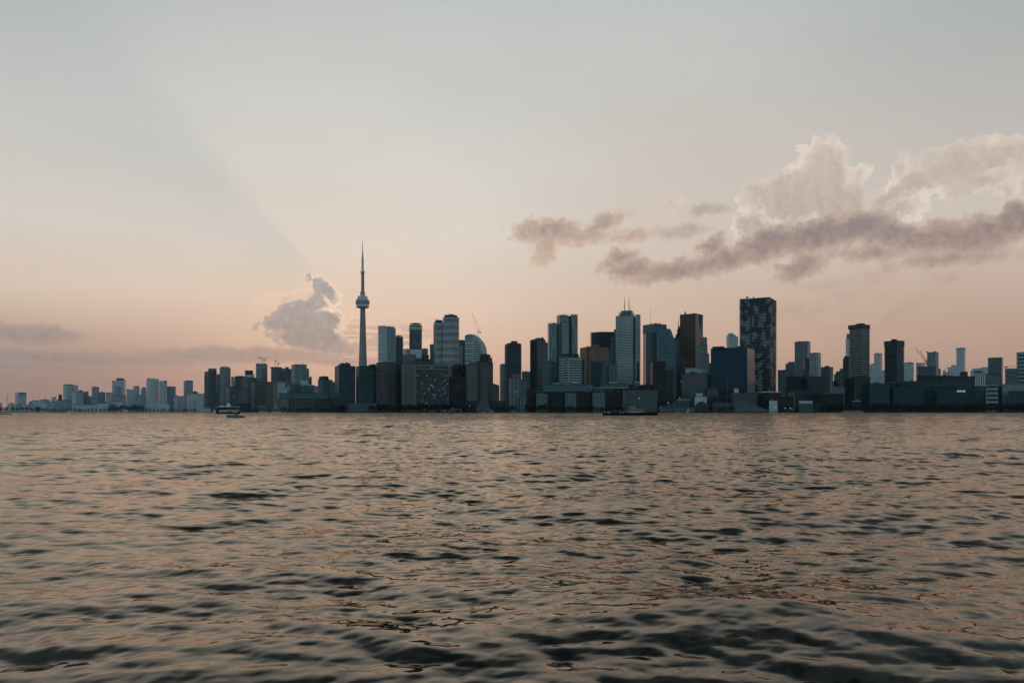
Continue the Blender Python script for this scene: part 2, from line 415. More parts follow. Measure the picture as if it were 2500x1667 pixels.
B(AT, 'pale broad tower with rounded top, tallest of the first left cluster', 3500, 154, 180, 940, 'haze_tower', xc=162, ph=[(157, 178, 937.6)], phm='penthouse_grey')
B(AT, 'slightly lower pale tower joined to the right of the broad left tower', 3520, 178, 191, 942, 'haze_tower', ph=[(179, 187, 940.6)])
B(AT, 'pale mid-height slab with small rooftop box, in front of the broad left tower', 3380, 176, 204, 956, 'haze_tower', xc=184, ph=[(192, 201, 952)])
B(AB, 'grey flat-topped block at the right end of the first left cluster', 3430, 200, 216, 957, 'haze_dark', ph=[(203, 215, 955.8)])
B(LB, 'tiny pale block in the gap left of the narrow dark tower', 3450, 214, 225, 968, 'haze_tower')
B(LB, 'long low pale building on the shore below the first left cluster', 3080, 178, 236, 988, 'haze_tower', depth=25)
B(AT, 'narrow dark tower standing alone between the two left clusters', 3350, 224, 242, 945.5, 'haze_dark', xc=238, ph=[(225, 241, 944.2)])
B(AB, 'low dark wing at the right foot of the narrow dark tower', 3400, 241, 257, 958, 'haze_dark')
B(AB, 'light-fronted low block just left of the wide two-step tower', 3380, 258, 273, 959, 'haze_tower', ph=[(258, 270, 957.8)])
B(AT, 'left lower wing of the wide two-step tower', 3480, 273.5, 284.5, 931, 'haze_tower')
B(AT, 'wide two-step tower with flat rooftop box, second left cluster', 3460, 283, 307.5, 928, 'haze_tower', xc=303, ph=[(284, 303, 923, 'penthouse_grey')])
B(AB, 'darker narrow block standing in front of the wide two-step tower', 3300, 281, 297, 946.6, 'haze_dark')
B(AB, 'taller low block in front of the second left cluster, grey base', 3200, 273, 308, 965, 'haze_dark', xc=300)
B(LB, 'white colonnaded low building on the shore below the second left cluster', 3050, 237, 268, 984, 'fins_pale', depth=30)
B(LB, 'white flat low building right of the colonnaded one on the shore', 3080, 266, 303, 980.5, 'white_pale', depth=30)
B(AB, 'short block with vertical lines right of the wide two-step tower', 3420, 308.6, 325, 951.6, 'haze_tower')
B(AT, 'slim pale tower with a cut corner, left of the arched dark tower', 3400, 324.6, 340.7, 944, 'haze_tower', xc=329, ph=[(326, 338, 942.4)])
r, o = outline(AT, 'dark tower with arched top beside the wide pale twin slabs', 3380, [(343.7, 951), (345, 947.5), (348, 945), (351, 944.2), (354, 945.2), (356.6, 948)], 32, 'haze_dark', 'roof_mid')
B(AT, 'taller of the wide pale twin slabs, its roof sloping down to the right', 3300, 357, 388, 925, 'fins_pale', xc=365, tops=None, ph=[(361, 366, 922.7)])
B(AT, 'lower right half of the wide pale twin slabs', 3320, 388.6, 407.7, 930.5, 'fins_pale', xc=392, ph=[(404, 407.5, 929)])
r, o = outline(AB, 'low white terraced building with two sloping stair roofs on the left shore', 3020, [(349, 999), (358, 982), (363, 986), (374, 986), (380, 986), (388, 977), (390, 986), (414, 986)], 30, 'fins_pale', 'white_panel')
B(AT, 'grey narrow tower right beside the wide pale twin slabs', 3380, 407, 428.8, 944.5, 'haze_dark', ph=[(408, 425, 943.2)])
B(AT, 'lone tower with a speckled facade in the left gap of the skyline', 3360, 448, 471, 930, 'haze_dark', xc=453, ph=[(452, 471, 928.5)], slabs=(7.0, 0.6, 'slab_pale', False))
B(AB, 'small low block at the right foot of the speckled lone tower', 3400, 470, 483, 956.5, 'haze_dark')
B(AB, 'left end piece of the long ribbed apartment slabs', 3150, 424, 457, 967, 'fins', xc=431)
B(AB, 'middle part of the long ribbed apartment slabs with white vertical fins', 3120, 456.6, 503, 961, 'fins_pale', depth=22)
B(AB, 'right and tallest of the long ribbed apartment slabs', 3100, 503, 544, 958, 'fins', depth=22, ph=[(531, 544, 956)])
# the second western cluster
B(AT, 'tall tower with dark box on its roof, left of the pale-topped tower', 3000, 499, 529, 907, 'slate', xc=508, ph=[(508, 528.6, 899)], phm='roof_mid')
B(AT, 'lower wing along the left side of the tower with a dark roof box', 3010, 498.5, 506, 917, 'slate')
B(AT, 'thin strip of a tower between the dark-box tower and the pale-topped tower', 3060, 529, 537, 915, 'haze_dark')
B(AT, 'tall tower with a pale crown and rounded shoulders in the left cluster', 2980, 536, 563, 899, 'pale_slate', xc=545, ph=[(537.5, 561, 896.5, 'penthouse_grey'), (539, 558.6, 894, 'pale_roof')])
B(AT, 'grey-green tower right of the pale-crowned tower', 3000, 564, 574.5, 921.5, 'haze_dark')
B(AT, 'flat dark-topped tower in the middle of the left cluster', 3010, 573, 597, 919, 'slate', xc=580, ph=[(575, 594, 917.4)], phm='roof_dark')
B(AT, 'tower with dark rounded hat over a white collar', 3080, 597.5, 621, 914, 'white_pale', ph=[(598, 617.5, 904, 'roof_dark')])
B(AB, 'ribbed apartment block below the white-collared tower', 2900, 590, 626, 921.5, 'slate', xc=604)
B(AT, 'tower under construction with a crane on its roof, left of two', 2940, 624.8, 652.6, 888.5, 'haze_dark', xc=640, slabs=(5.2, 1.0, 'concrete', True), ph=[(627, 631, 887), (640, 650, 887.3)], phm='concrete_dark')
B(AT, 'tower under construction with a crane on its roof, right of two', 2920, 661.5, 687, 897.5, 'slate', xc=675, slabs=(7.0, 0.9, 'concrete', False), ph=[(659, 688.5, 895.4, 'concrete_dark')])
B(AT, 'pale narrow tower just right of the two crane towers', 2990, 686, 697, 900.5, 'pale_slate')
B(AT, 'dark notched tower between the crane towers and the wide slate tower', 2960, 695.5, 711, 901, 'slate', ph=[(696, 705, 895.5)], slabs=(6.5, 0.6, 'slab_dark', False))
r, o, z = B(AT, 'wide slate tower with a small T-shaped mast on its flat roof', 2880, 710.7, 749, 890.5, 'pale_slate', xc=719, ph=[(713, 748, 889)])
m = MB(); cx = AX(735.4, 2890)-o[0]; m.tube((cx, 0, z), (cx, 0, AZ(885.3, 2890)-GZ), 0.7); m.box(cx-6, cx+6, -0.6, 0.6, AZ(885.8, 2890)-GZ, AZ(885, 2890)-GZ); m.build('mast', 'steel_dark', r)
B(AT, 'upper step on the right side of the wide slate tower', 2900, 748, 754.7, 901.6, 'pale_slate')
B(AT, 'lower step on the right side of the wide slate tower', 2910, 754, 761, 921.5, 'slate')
B(AB, 'brown apartment block with a flat roof at the centre of the left cluster', 2700, 612, 649, 932, 'brick_apartment', xc=620, ph=[(640, 648, 930.6)])
B(AB, 'brown apartment block with bay windows left of the terraced waterfront building', 2660, 646, 677, 932.5, 'brick_apartment', xc=668)
B(AB, 'grey-green block in front of the brown apartment blocks', 2600, 583, 614, 950, 'slate', xc=603)
B(AB, 'slim grey block rising behind the ferry at the foot of the pale-crowned tower', 2720, 551, 586, 944, 'slate', xc=560)
B(AB, 'glassy block with white edge strip beside the brown apartment blocks', 2560, 674.5, 700, 933, 'sea_glass', xc=678, mat2='white_pale', ph=[(677, 698, 931.6, 'pale_roof')])
outline(AB, 'glassy block whose pale roof curves down like a wave', 2570, [(696, 929.5), (702, 928), (706, 928.6), (711, 932), (716, 935.5), (722, 937.5), (728, 938.5)], 24, 'sea_glass', 'pale_roof')
B(AB, 'glass apartment block with white balcony bands, left half of the terrace', 2440, 700, 734, 941, 'sea_glass', xc=708, ph=[(703, 706, 938), (727, 735, 936.5)], phm='penthouse_grey', slabs=(4.6, 0.7, 'slab_pale', False))
B(AB, 'glass apartment block with white balcony bands, right half of the terrace', 2430, 734, 767, 941, 'sea_glass', xc=741, ph=[(733.8, 752, 928.3), (750, 764, 938.5)], phm='pale_roof', slabs=(4.6, 0.7, 'slab_pale', False))
outline('pavilion', 'white triangular sail roof on the left of the terraced glass building', 2400, [(687.5, 960.5), (694, 952), (700.5, 944.8), (701, 960.5)], 16, 'white_pale', 'white_panel')
B(AB, 'long green glass upper storeys of the waterfront terminal building', 2120, 681, 801, 960.5, 'sea_glass', depth=26, units=3, slabs=(5, 0.6, 'slab_dark', False))
B('warehouse', 'long masonry waterfront terminal with deep square windows', 2040, 672, 818, 973.4, 'masonry', xc=703, units=2)
B(AT, 'pale sliver tower glimpsed left of the dark stepped apartment tower', 3000, 765, 779, 943, 'white_pale', ph=[(766, 769, 941)])
B(AT, 'dark apartment tower with projecting flat hat, left of the teal waterfront tower', 2250, 776, 806, 926.8, 'slate', xc=788, ph=[(782, 802.5, 919.4, 'slate'), (778.5, 796, 918.9, 'roof_dark'), (784, 801, 918, 'roof_dark')], slabs=(4.6, 0.5, 'slab_dark', False))
B(AT, 'narrow dark wing right of the tower with a projecting hat', 2270, 805.5, 813, 929.8, 'slate')
B(AB, 'thin grey building squeezed beside the teal waterfront tower', 2350, 812, 820, 935, 'slate')
# central waterfront
B(AT, 'dark teal glass tower on the waterfront, leftmost of the teal pair', 2000, 816.6, 868, 893.5, 'teal_glass', xc=827.5, mat2='teal_glass', roof='roof_dark',
  slabs=(6.3, 0.7, 'slab_dark', False), ph=[(822, 857, 890.5, 'teal_glass'), (827.5, 855.5, 886, 'teal_glass'), (845, 849, 883.8, 'roof_dark')])
B(AT, 'dark teal glass tower at the foot of the needle tower', 2010, 868, 920, 894.5, 'teal_glass', xc=877, slabs=(6.3, 0.6, 'slab_dark', False), ph=[(876, 901, 892.4, 'teal_glass'), (899, 918, 889.5, 'teal_glass'), (908, 917, 888.5, 'roof_dark')])
B('hotel', 'waterfront tower faced with a fine taupe grid of windows', 1985, 918, 968, 886, 'grid_taupe', xc=937.5, ph=[(918.5, 967, 883.7, 'grid_taupe')])
B(AB, 'dark recessed building between the grid tower and the lit-window hotel', 2060, 964, 983, 889.5, 'dark_glass')
outline('greenhouse', 'low glass shed with sloping lattice end on the waterfront below the teal towers', 1960, [(842, 1001), (850, 985.5), (868, 984), (919, 983.6)], 24, 'dotted_wall', 'roof_mid')
B(AT, 'pale glass tower with slanted roofline right of the needle tower', 2420, 922.7, 947, 796.6, 'white_pale', xc=924.5, mat2='white_pale', slabs=(5.2, 0.7, 'slab_pale', False), ph=[(923.2, 936, 795.2, 'white_panel')])
B(AT, 'darker glass half of the pale slanted-roof tower', 2425, 946.5, 963, 798.4, 'pale_slate', depth=22)
B(AT, 'stepped right edge wing of the pale slanted-roof tower', 2450, 962.5, 966, 804.5, 'white_pale', depth=20)
def disc_tower(label, D, x0, x1, y, ydisc, xd0, xd1, mat, bands=None):
    org = (AX((x0+x1)/2, D), D); r = (x1-x0)/2/F*D; h = AZ(y, D)-GZ
    root = empty(AT, (*org, GZ), label, 'building')
    m = MB(); n = 40
    P = [(r*math.cos(2*math.pi*k/n), r*math.sin(2*math.pi*k/n)) for k in range(n)]
    m.prism(P, 0, h, 0, cap=1)
    z = 4.5*2
    G = grow(P, 0.5)
    while z < h-2: m.prism(G, z, z+0.5, 2); z += 4.6
    m.build('tower_body', [mat, 'roof_dark', 'slab_dark'], root)
    if bands:
        b = MB(); b.prism(grow(P, 0.9), AZ(bands[1], D)-GZ, AZ(bands[0], D)-GZ, 0); b.build('crown_band', 'slab_pale', root)
    e = MB(); e.prism(grow(P, 1.0), h-0.4, h+1.0, 0); e.build('roof_edge', 'concrete_dark', root)
    rc = (xd1-xd0)/2/F*D; cz = AZ(ydisc, D)-GZ; dx = AX((xd0+xd1)/2, D)-org[0]
    for k in range(10):
        t = 2*math.pi*k/10; p = MB(); p.tube((dx+rc*0.72*math.cos(t), rc*0.72*math.sin(t), h), (dx+rc*0.72*math.cos(t), rc*0.72*math.sin(t), cz), 0.35); p.build('column', 'concrete_dark', root)
    d = MB(); d.lathe([(cz-0.4, rc*0.5), (cz, rc*0.97), (cz+0.7, rc), (cz+1.6, rc*0.8), (cz+3.0, rc*0.25)], 40, cx=dx); d.build('roof_disc', 'penthouse_brown', root, smooth=True)
disc_tower('shorter round tower with a floating roof disc beside the slanted-roof tower', 2480, 966, 984, 823.5, 820.8, 966, 981.5, 'slate')
disc_tower('taller round tower with a wide floating roof disc and pale crown band', 2460, 999.3, 1030, 795, 790.5, 1000.5, 1029, 'slate', (799, 806))
r, o, z = B(OB, 'white office box carrying a round orange emblem, below the taller disc tower', 2300, 984.5, 1029.5, 852.5, 'white_panel', depth=40)
for mm, rr, dy in (('penthouse_brown', 6.2, 0.3),):
    cx = AX(997, 2300)-o[0]; cz = AZ(859, 2300)-GZ; fy = 2300-o[1]
    m = MB(); P = [(cx+rr*math.cos(t)*(1+0.12*math.sin(2*t)), cz+rr*1.1*math.sin(t)) for t in [2*math.pi*k/24 for k in range(24)]]
    m.poly([(a, fy-0.4, b) for a, b in P]); m.poly([(a, fy+0.2, b) for a, b in reversed(P)])
    for k in range(24):
        a, b = P[k], P[(k+1) % 24]; m.quad((a[0], fy+0.2, a[1]), (b[0], fy+0.2, b[1]), (b[0], fy-0.4, b[1]), (a[0], fy-0.4, a[1]))
    plain('emblem_orange', (0.42, 0.20, 0.12), 0.5, var=0.1)
    m.build('emblem', 'emblem_orange', r)
B(OB, 'dark glass end of the white emblem building', 2305, 1029.5, 1045, 852, 'slate', depth=36, ph=[(1031, 1044, 851, 'white_panel')])
B(OB, 'grey block with a dark square recess below the white emblem building', 2150, 984, 1016, 866.5, 'penthouse_grey', depth=30, ph=[(990, 1002, 865.6, 'penthouse_grey')])
B(OB, 'dark glazed drum-like block right of the grey recessed block', 2160, 1029, 1047, 868, 'dark_glass', depth=26)
B(OB, 'flat grey-brown roof block behind the lit-window hotel', 2120, 1014, 1054, 877.5, 'concrete_dark', depth=30, ph=[(1016, 1030, 873, 'penthouse_grey')])
r, o, z = B('hotel', 'broad waterfront hotel slab scattered with lit windows', 1985, 979, 1098, 901, 'hotel', xc=986, units=0)
m = MB(); pts = footprint(979, 1098, 1985, 986); L = grow(rel(pts, o), 0.8)
m.prism(L, z-1, z+3.2, 0); m.build('cornice', 'concrete', r)
m = MB(); m.prism(rel(footprint(981, 1097, 1987, 988), o), z+3.2, AZ(893.5, 1987)-GZ, 0); m.build('penthouse', 'hotel', r)
m = MB(); m.prism(grow(rel(footprint(981, 1097, 1987, 988), o), 0.5), AZ(893.5, 1987)-GZ, AZ(888.5, 1987)-GZ, 0); m.build('roof_edge', 'concrete', r)
B('hotel', 'taller left bay of the lit-window hotel with a pale concrete edge', 1978, 979.5, 1015, 887.2, 'hotel', xc=984, mat2='concrete')
for xx in (985.5, 1013.5):
    m = MB(); a = AX(xx, 1966)-o[0]; m.box(a-2.0, a+2.0, 1966-o[1], 1974-o[1], 0, z+8); m.build('pilaster', 'concrete', r)
B(AT, 'narrow teal tower behind, left of the twin white balcony towers', 2550, 1049.6, 1060, 841.5, 'slate')
r, o, z = B(AT, 'left and shorter of the twin white towers striped with balconies', 2300, 1058.7, 1083, 787, 'white_stripe', xc=1063, ph=[(1062.5, 1080.5, 781, 'roof_dark')], slabs=(4.4, 1.6, 'slab_pale', True))
m = MB(); h = AZ(781, 2304)-GZ; m.tube((-6, 0, h), (-8, 0, h+4), 0.5); m.tube((-16, 0, h+5), (4, 0, h+2.4), 0.45); m.build('window_cleaning_crane', 'steel_dark', r)
r, o, z = B(AT, 'right and taller of the twin white towers striped with balconies', 2280, 1082, 1120.5, 773, 'white_stripe', xc=1104, ph=[(1085, 1116.5, 767.3, 'roof_dark')], slabs=(4.4, 1.6, 'slab_pale', True))
m = MB(); h = AZ(767, 2284)-GZ; m.tube((2, 0, h), (1, 0, h+3.5), 0.6); m.tube((-10, 0, h+4.6), (6, 0, h+1.6), 0.5); m.build('window_cleaning_crane', 'steel_dark', r)
B(AT, 'teal tower filling the gap between the twin white towers and the sail tower', 2480, 1120, 1136, 831, 'curve_glass', ph=[(1121.5, 1134, 829.8)])
B(AT, 'lower darker teal tower in front of the sail tower left edge', 2420, 1122, 1148, 842, 'teal_side', xc=1130)
r, o = outline(AT, 'sail-shaped glass tower with a curved white roof sweeping down to the right', 2400,
        [(1134.6, 822), (1136, 818.6), (1140, 816.4), (1147, 816), (1154, 818), (1160, 822.5), (1165, 828), (1170, 836), (1173, 845), (1174.5, 858), (1175, 880)], 34, 'sail_glass', 'white_panel')
r2, o2 = outline(AT, 'pale outer curve of the sail-shaped tower, rounding down at its right', 2436,
        [(1141, 816.2), (1147, 815.4), (1157, 816.2), (1163, 818.6), (1171, 824), (1179, 833), (1184, 841), (1187.5, 850), (1189, 862), (1190.5, 885)], 22, 'fins_pale', 'white_panel')
B(OB, 'dark block with a band of small lights beside the lit-window hotel', 2090, 1098, 1143, 893, 'black_glass', xc=1104, ph=[(1107, 1140, 889.5, 'roof_dark')], slabs=None)
B(OB, 'low black glass block at the foot of the dark banded block', 2030, 1097, 1139, 921, 'black_glass', depth=30)
r, o, z = B('hotel', 'taupe tower with stacked octagonal crown near the centre', 2010, 1146, 1204.5, 884.5, 'taupe', xc=1190, slabs=(6.2, 0.5, 'slab_dark', False),
  ph=[(1163, 1203, 880, 'concrete_dark'), (1170.5, 1202, 872, 'taupe'), (1172, 1197.5, 864.5, 'roof_dark')])
B('hotel', 'lower taupe wing with vertical bays left of the crowned tower', 2000, 1137, 1166, 889.5, 'brick_apartment', xc=1141)
outline(AB, 'low taupe block with sloping roof right of the crowned tower', 2040, [(1191, 934.8), (1197, 935), (1206, 936.5), (1214, 939), (1219, 941)], 34, 'taupe', 'roof_mid')
B('ferry_terminal', 'long low dark terminal hall on the shore below the crowned tower', 1965, 1136, 1242, 979, 'dark_glass', depth=24, units=5)
outline('pavilion', 'pale faceted pavilion in front of the long low terminal hall', 1945, [(1163, 996), (1172, 978.5), (1176, 976.8), (1189, 977.5), (1193, 984), (1196, 998)], 14, 'dotted_wall', 'penthouse_grey')
B(AB, 'slim grey building left of the dark balcony tower', 2500, 1220, 1234.5, 891, 'pale_slate', xc=1223, ph=[(1222, 1234, 887.6)])
B(AT, 'dark balcony tower standing alone right of the central gap', 2250, 1232.5, 1272.5, 839, 'dark_glass', xc=1240.5, slabs=(4.7, 1.5, 'slab_dark', True), ph=[(1236, 1268, 837, 'dark_glass'), (1247, 1263, 832, 'penthouse_brown')])
m_ = B(AB, 'white-mullioned apartment block in front of the dark balcony tower', 2010, 1242, 1272, 922, 'condo_lines', xc=1246, ph=[(1250, 1270.5, 913, 'penthouse_grey')])
B(AB, 'lower right wing of the white-mullioned apartment block', 2015, 1271, 1286, 929, 'teal_side', depth=24, ph=[(1272, 1277, 926)])
B(AB, 'short pale-framed annex at the right foot of the white-mullioned block', 1995, 1270, 1286, 971, 'condo_lines', depth=20)
B(OB, 'distant grey block filling the gap between two dark balcony towers', 2700, 1274, 1296, 907.5, 'slate')
B(AT, 'dark stepped tower with a light vertical strip, left of the folded glass towers', 2240, 1294, 1332, 829, 'dark_glass', xc=1312, mat2='brick_apartment', slabs=(4.7, 0.7, 'slab_dark', False), ph=[(1299, 1331, 827, 'slate'), (1308, 1327.5, 824.3, 'slate'), (1323, 1327, 822.8, 'roof_dark')])
B(AT, 'right shoulder of the dark stepped tower with tan windows', 2260, 1331, 1338, 838, 'brick_apartment', depth=22)
m = MB()
B(OB, 'black low block squeezed between the mullioned block and the dark stepped tower', 2120, 1284, 1330, 950, 'black_glass', depth=26)
B(AB, 'stepped condo with rounded top below the folded glass towers', 2130, 1324, 1361.5, 884, 'teal_side', xc=1341, mat2='sea_glass', ph=[(1328, 1352, 880.8, 'teal_side'), (1333, 1349, 878.5, 'penthouse_grey')], slabs=(5.0, 0.5, 'slab_dark', False))
# folded glass towers
RF = []
r, o, z = B(OT, 'left and shortest of the three folded glass towers', 2380, 1337, 1360, 790.5, 'fold_glass', xc=1340, slabs=None)
def crown(root, o, x0, x1, y0, y1, D):
    m = MB(); a, b = AX(x0, D)-o[0], AX(x1, D)-o[0]; h = AZ(y1, D)-GZ; h2 = AZ(y0, D)-GZ
    k = a
    while k < b: m.box(k, k+0.5, D-o[1], D-o[1]+0.5, h-1, h2); k += 2.6
    m.box(a, b, D-o[1]-0.1, D-o[1]+0.6, h2-0.6, h2); m.build('crown_screen', 'slab_pale', root)
crown(r, o, 1338, 1359, 786.6, 790.5, 2384); RF += [r, o]
r, o, z = B(OT, 'middle of the three folded glass towers with diagonal creases', 2370, 1359, 1388.5, 770, 'fold_glass', xc=1367); crown(r, o, 1360, 1388, 767, 770, 2374); RF += [r, o]
r, o, z = B(OT, 'right of the three folded glass towers with diagonal creases', 2375, 1392, 1410.5, 769.5, 'fold_glass', xc=1396); crown(r, o, 1393.5, 1410, 766.8, 770, 2379); RF += [r, o]
B(OT, 'dark recess tower between the middle and right folded glass towers', 2385, 1386, 1394, 773, 'dark_glass')
def creases(root, o, x0, x1, xc, D, lines):
    """raised diagonal folds running over the right-hand face of a tower"""
    fp = footprint(x0, x1, D, xc); C0, r0 = Vector(fp[0]), Vector(fp[1]); n_ = Vector((r0.y-C0.y, -(r0.x-C0.x))).normalized()
    for (xa, ya, xb, yb_) in lines:
        q = []
        for x, y in ((xa, ya), (xb, yb_)):
            t = (x-xc)/(x1-xc); p = C0+(r0-C0)*t+n_*0.3-Vector(o); q.append((p.x, p.y, AZ(y, D)-GZ))
        m = MB(); m.tube(q[0], q[1], 1.0, 0.8, 4); m.build('crease', 'slab_pale', root)
creases(RF[0], RF[1], 1337, 1360, 1340, 2380, ((1342, 800, 1357, 858), (1358, 812, 1344, 875)))
creases(RF[2], RF[3], 1359, 1388.5, 1367, 2370, ((1386, 775, 1372, 868), (1370, 776, 1384, 868)))
creases(RF[4], RF[5], 1392, 1410.5, 1396, 2375, ((1398, 775, 1409, 866), (1409, 800, 1399, 868)))
B(OT, 'pale lower fin tower in front of the middle folded glass tower', 2356, 1370.5, 1389, 787, 'pale_slate', xc=1373, ph=[(1371, 1375, 784.5, 'penthouse_grey')])
B(OB, 'white and black horizontally striped office block below the folded glass towers', 2080, 1364, 1421, 873, 'bank_stripe', xc=1388, ph=[(1364, 1419.5, 871, 'white_panel'), (1370, 1413.5, 863, 'roof_dark')])
B(OB, 'dark right flank of the striped office block', 2110, 1420, 1427, 879, 'dark_glass', depth=24)
B(OT, 'bronze-brown ribbed tower between the striped block and the dark slab', 2350, 1415, 1486, 846.5, 'gold_brown', xc=1439, ph=[(1447, 1464, 841, 'gold_brown')])
B(OT, 'near-black slab tower behind the bronze-brown ribbed tower', 2600, 1441, 1503, 812, 'charcoal', xc=1444, ph=[(1455, 1460, 809.8, 'roof_dark'), (1461, 1502, 809.8, 'charcoal')])
B(OT, 'grey stepped tower at the left shoulder of the white antenna tower', 2480, 1490, 1509, 823, 'slate', ph=[(1499, 1507, 804, 'slate')])
B(OT, 'lower grey tower at the left foot of the white antenna tower', 2440, 1484, 1511, 857, 'slate')
B(OB, 'dark teal glass block with a light vertical joint in front of the bronze-brown tower', 2180, 1440, 1469, 884, 'teal_side', xc=1442, mat2='dark_glass')
B(OB, 'dark glass block right of the teal block with a light joint', 2190, 1468.5, 1490, 882.5, 'curve_glass', depth=28)
B(OB, 'grey-teal block at the right, below the lower grey tower', 2170, 1487, 1507, 888, 'slate', depth=26)
# white antenna tower
r, o, z = B(OT, 'tallest white striped bank tower carrying two antenna masts', 2400, 1503, 1552, 770.5, 'white_office', xc=1544, slabs=(5.4, 0.8, 'slab_pale', False), ph=[(1511, 1550, 762, 'white_panel'), (1516, 1546, 757.5, 'penthouse_grey')])
for xa, ya, yb_ in ((1528.4, 721, 758), (1539.4, 721.5, 758), (1544, 738, 760)):
    m = MB(); a = AX(xa, 2412)-o[0]; h0, h1 = AZ(yb_, 2412)-GZ, AZ(ya, 2412)-GZ; w = 1.0 if ya < 730 else 0.45
    m.tube((a, 8, h0), (a, 8, (h0+h1)/2), w, w*0.9); m.tube((a, 8, (h0+h1)/2), (a, 8, h1), w*0.6, w*0.35); m.build('antenna_mast', 'steel_red', r)
    for k in range(5 if ya < 730 else 0):
        zz = h0+(h1-h0)*(0.2+0.13*k); m = MB(); m.box(a-1.6, a+1.6, 7, 9, zz, zz+2); m.build('antenna_panel', 'steel_red', r)
for xa in (1512, 1520, 1546):
    m = MB(); a = AX(xa, 2406)-o[0]; h0 = AZ(764, 2406)-GZ; m.tube((a, 2, h0), (a, 2, h0+9), 0.35); m.build('lightning_rod', 'steel_pale', r)
B(OT, 'right wing of the white bank tower, set back', 2420, 1551, 1563.5, 769.5, 'white_office', depth=30, slabs=(5.4, 0.6, 'slab_pale', False))
B(OT, 'dark block standing in for the narrow dark slot of the white bank tower wing', 2340, 1554.5, 1560.5, 885, 'black_glass', depth=20)  # slot's darkness built as a dark block before the wing
r, o, z = B(OT, 'square grey tower with a plain pale crown and single thin antenna', 2520, 1569.6, 1627.5, 791, 'slate', xc=1597, ph=[])
m = MB(); m.prism(grow(rel(footprint(1569.6, 1627.5, 2520, 1597), o), 0.6), AZ(812, 2520)-GZ, AZ(789.8, 2520)-GZ, 0); m.build('crown_band', 'penthouse_grey', r)
m = MB(); a = AX(1590.4, 2540)-o[0]; hh = AZ(789.8, 2540)-GZ; m.tube((a, 0, hh), (a, 0, AZ(752, 2540)-GZ), 0.5, 0.3); m.tube((a-6, 0, hh), (a, 0, hh+6), 0.3); m.tube((a+6, 0, hh), (a, 0, hh+6), 0.3); m.build('antenna_mast', 'steel_dark', r)
B(OT, 'dark teal tower in front of the pale-crowned square tower', 2420, 1571, 1607, 813.5, 'dark_glass', xc=1577, mat2='teal_side')
outline(OT, 'teal glass tower whose right edge curves inward toward a flat top', 2380, [(1603.5, 800), (1637, 803), (1640, 810), (1644.6, 823), (1648.5, 837), (1651.5, 852), (1653.5, 880), (1654.5, 915)], 30, 'curve_glass', 'slab_pale')
B(OB, 'tall black block with thin light verticals in front of the curved teal tower', 2060, 1587, 1625.5, 884, 'black_glass', xc=1594, ph=[(1593, 1619, 882, 'roof_dark')])
B(OB, 'dark wing behind and right of the tall black block', 2100, 1612, 1645, 905, 'dark_glass', depth=30)
r, o, z = B(OT, 'old stepped stone tower with a needle spire left of the brown tower', 2640, 1646, 1664, 824, 'slate', ph=[(1649.5, 1663, 815.7, 'slate'), (1653, 1662, 804, 'slate'), (1655, 1660, 797, 'penthouse_grey')])
m = MB(); a = AX(1657, 2650)-o[0]; m.tube((a, 0, AZ(797, 2650)-GZ), (a, 0, AZ(790, 2650)-GZ), 2.4, 0.8); m.tube((a, 0, AZ(791, 2650)-GZ), (a, 0, AZ(774.5, 2650)-GZ), 0.8, 0.3); m.build('spire', 'steel_dark', r)
r, o, z = B(OT, 'tall red-brown granite tower with a tan right face and dark notch', 2460, 1659.5, 1717, 765.5, 'red_granite', xc=1698, mat2='granite_right_face', ph=[(1671, 1675, 761.5, 'roof_dark')])
fp = footprint(1659.5, 1717, 2460, 1698); C0, r0 = Vector(fp[0]), Vector(fp[1]); n_ = Vector((r0.y-C0.y, -(r0.x-C0.x))).normalized()
m = MB(); OO = Vector(o); tz = lambda y: AZ(y, 2470)-GZ
P = [(0.42, 766.5), (0.93, 766.5), (0.80, 783), (0.66, 808), (0.50, 790), (0.47, 780)]
Q = [((C0+(r0-C0)*t+n_*0.5-OO), tz(y)) for t, y in P]; Qb = [((C0+(r0-C0)*t-n_*0.5-OO), tz(y)) for t, y in P]
m.poly([(q.x, q.y, z_) for q, z_ in reversed(Q)], None)
for k in range(len(Q)):
    a, b = Q[k], Q[(k+1) % len(Q)]; a2, b2 = Qb[k], Qb[(k+1) % len(Q)]; m.quad((a[0].x, a[0].y, a[1]), (b[0].x, b[0].y, b[1]), (b2[0].x, b2[0].y, b2[1]), (a2[0].x, a2[0].y, a2[1]))
m.build('notch_dark', 'roof_dark', r)  # flat dark sheet on the face gives the notch its darkness by colour
B(OT, 'pale teal stepped tower tucked behind the right side of the brown tower', 2500, 1713, 1726.5, 825, 'pale_slate')
B(OT, 'lighter lower tower at the right foot of the brown tower', 2380, 1701, 1727.5, 843, 'pale_slate', xc=1713, ph=[(1704, 1725, 841.6)])
B(OT, 'thin grey edge tower right of the lighter lower tower', 2420, 1727, 1731.5, 865.5, 'pale_slate', depth=20)
B(OB, 'small brown block seen in the gap left of the blue glass slab', 2500, 1729, 1736, 888, 'brick_apartment', depth=20, slabs=(8, 0.4, 'slab_pale', False))
B(OB, 'white-topped low block in front of the brown tower', 2180, 1674, 1726, 898, 'white_pale', depth=30, ph=[(1713, 1726, 897, 'white_panel')])
B(OB, 'dark grey slab at the left foot of the brown tower', 2150, 1651, 1674, 876, 'dark_glass', xc=1668)
B(OB, 'broad grey-brown block with a stepped roof below the brown tower', 2110, 1664, 1727, 912.5, 'taupe', depth=34, ph=[(1684, 1694, 907), (1694, 1703, 909)], phm='concrete_dark')
B(OB, 'grey-brown right annex of the broad stepped-roof block', 2140, 1726, 1737, 914, 'taupe', depth=26)
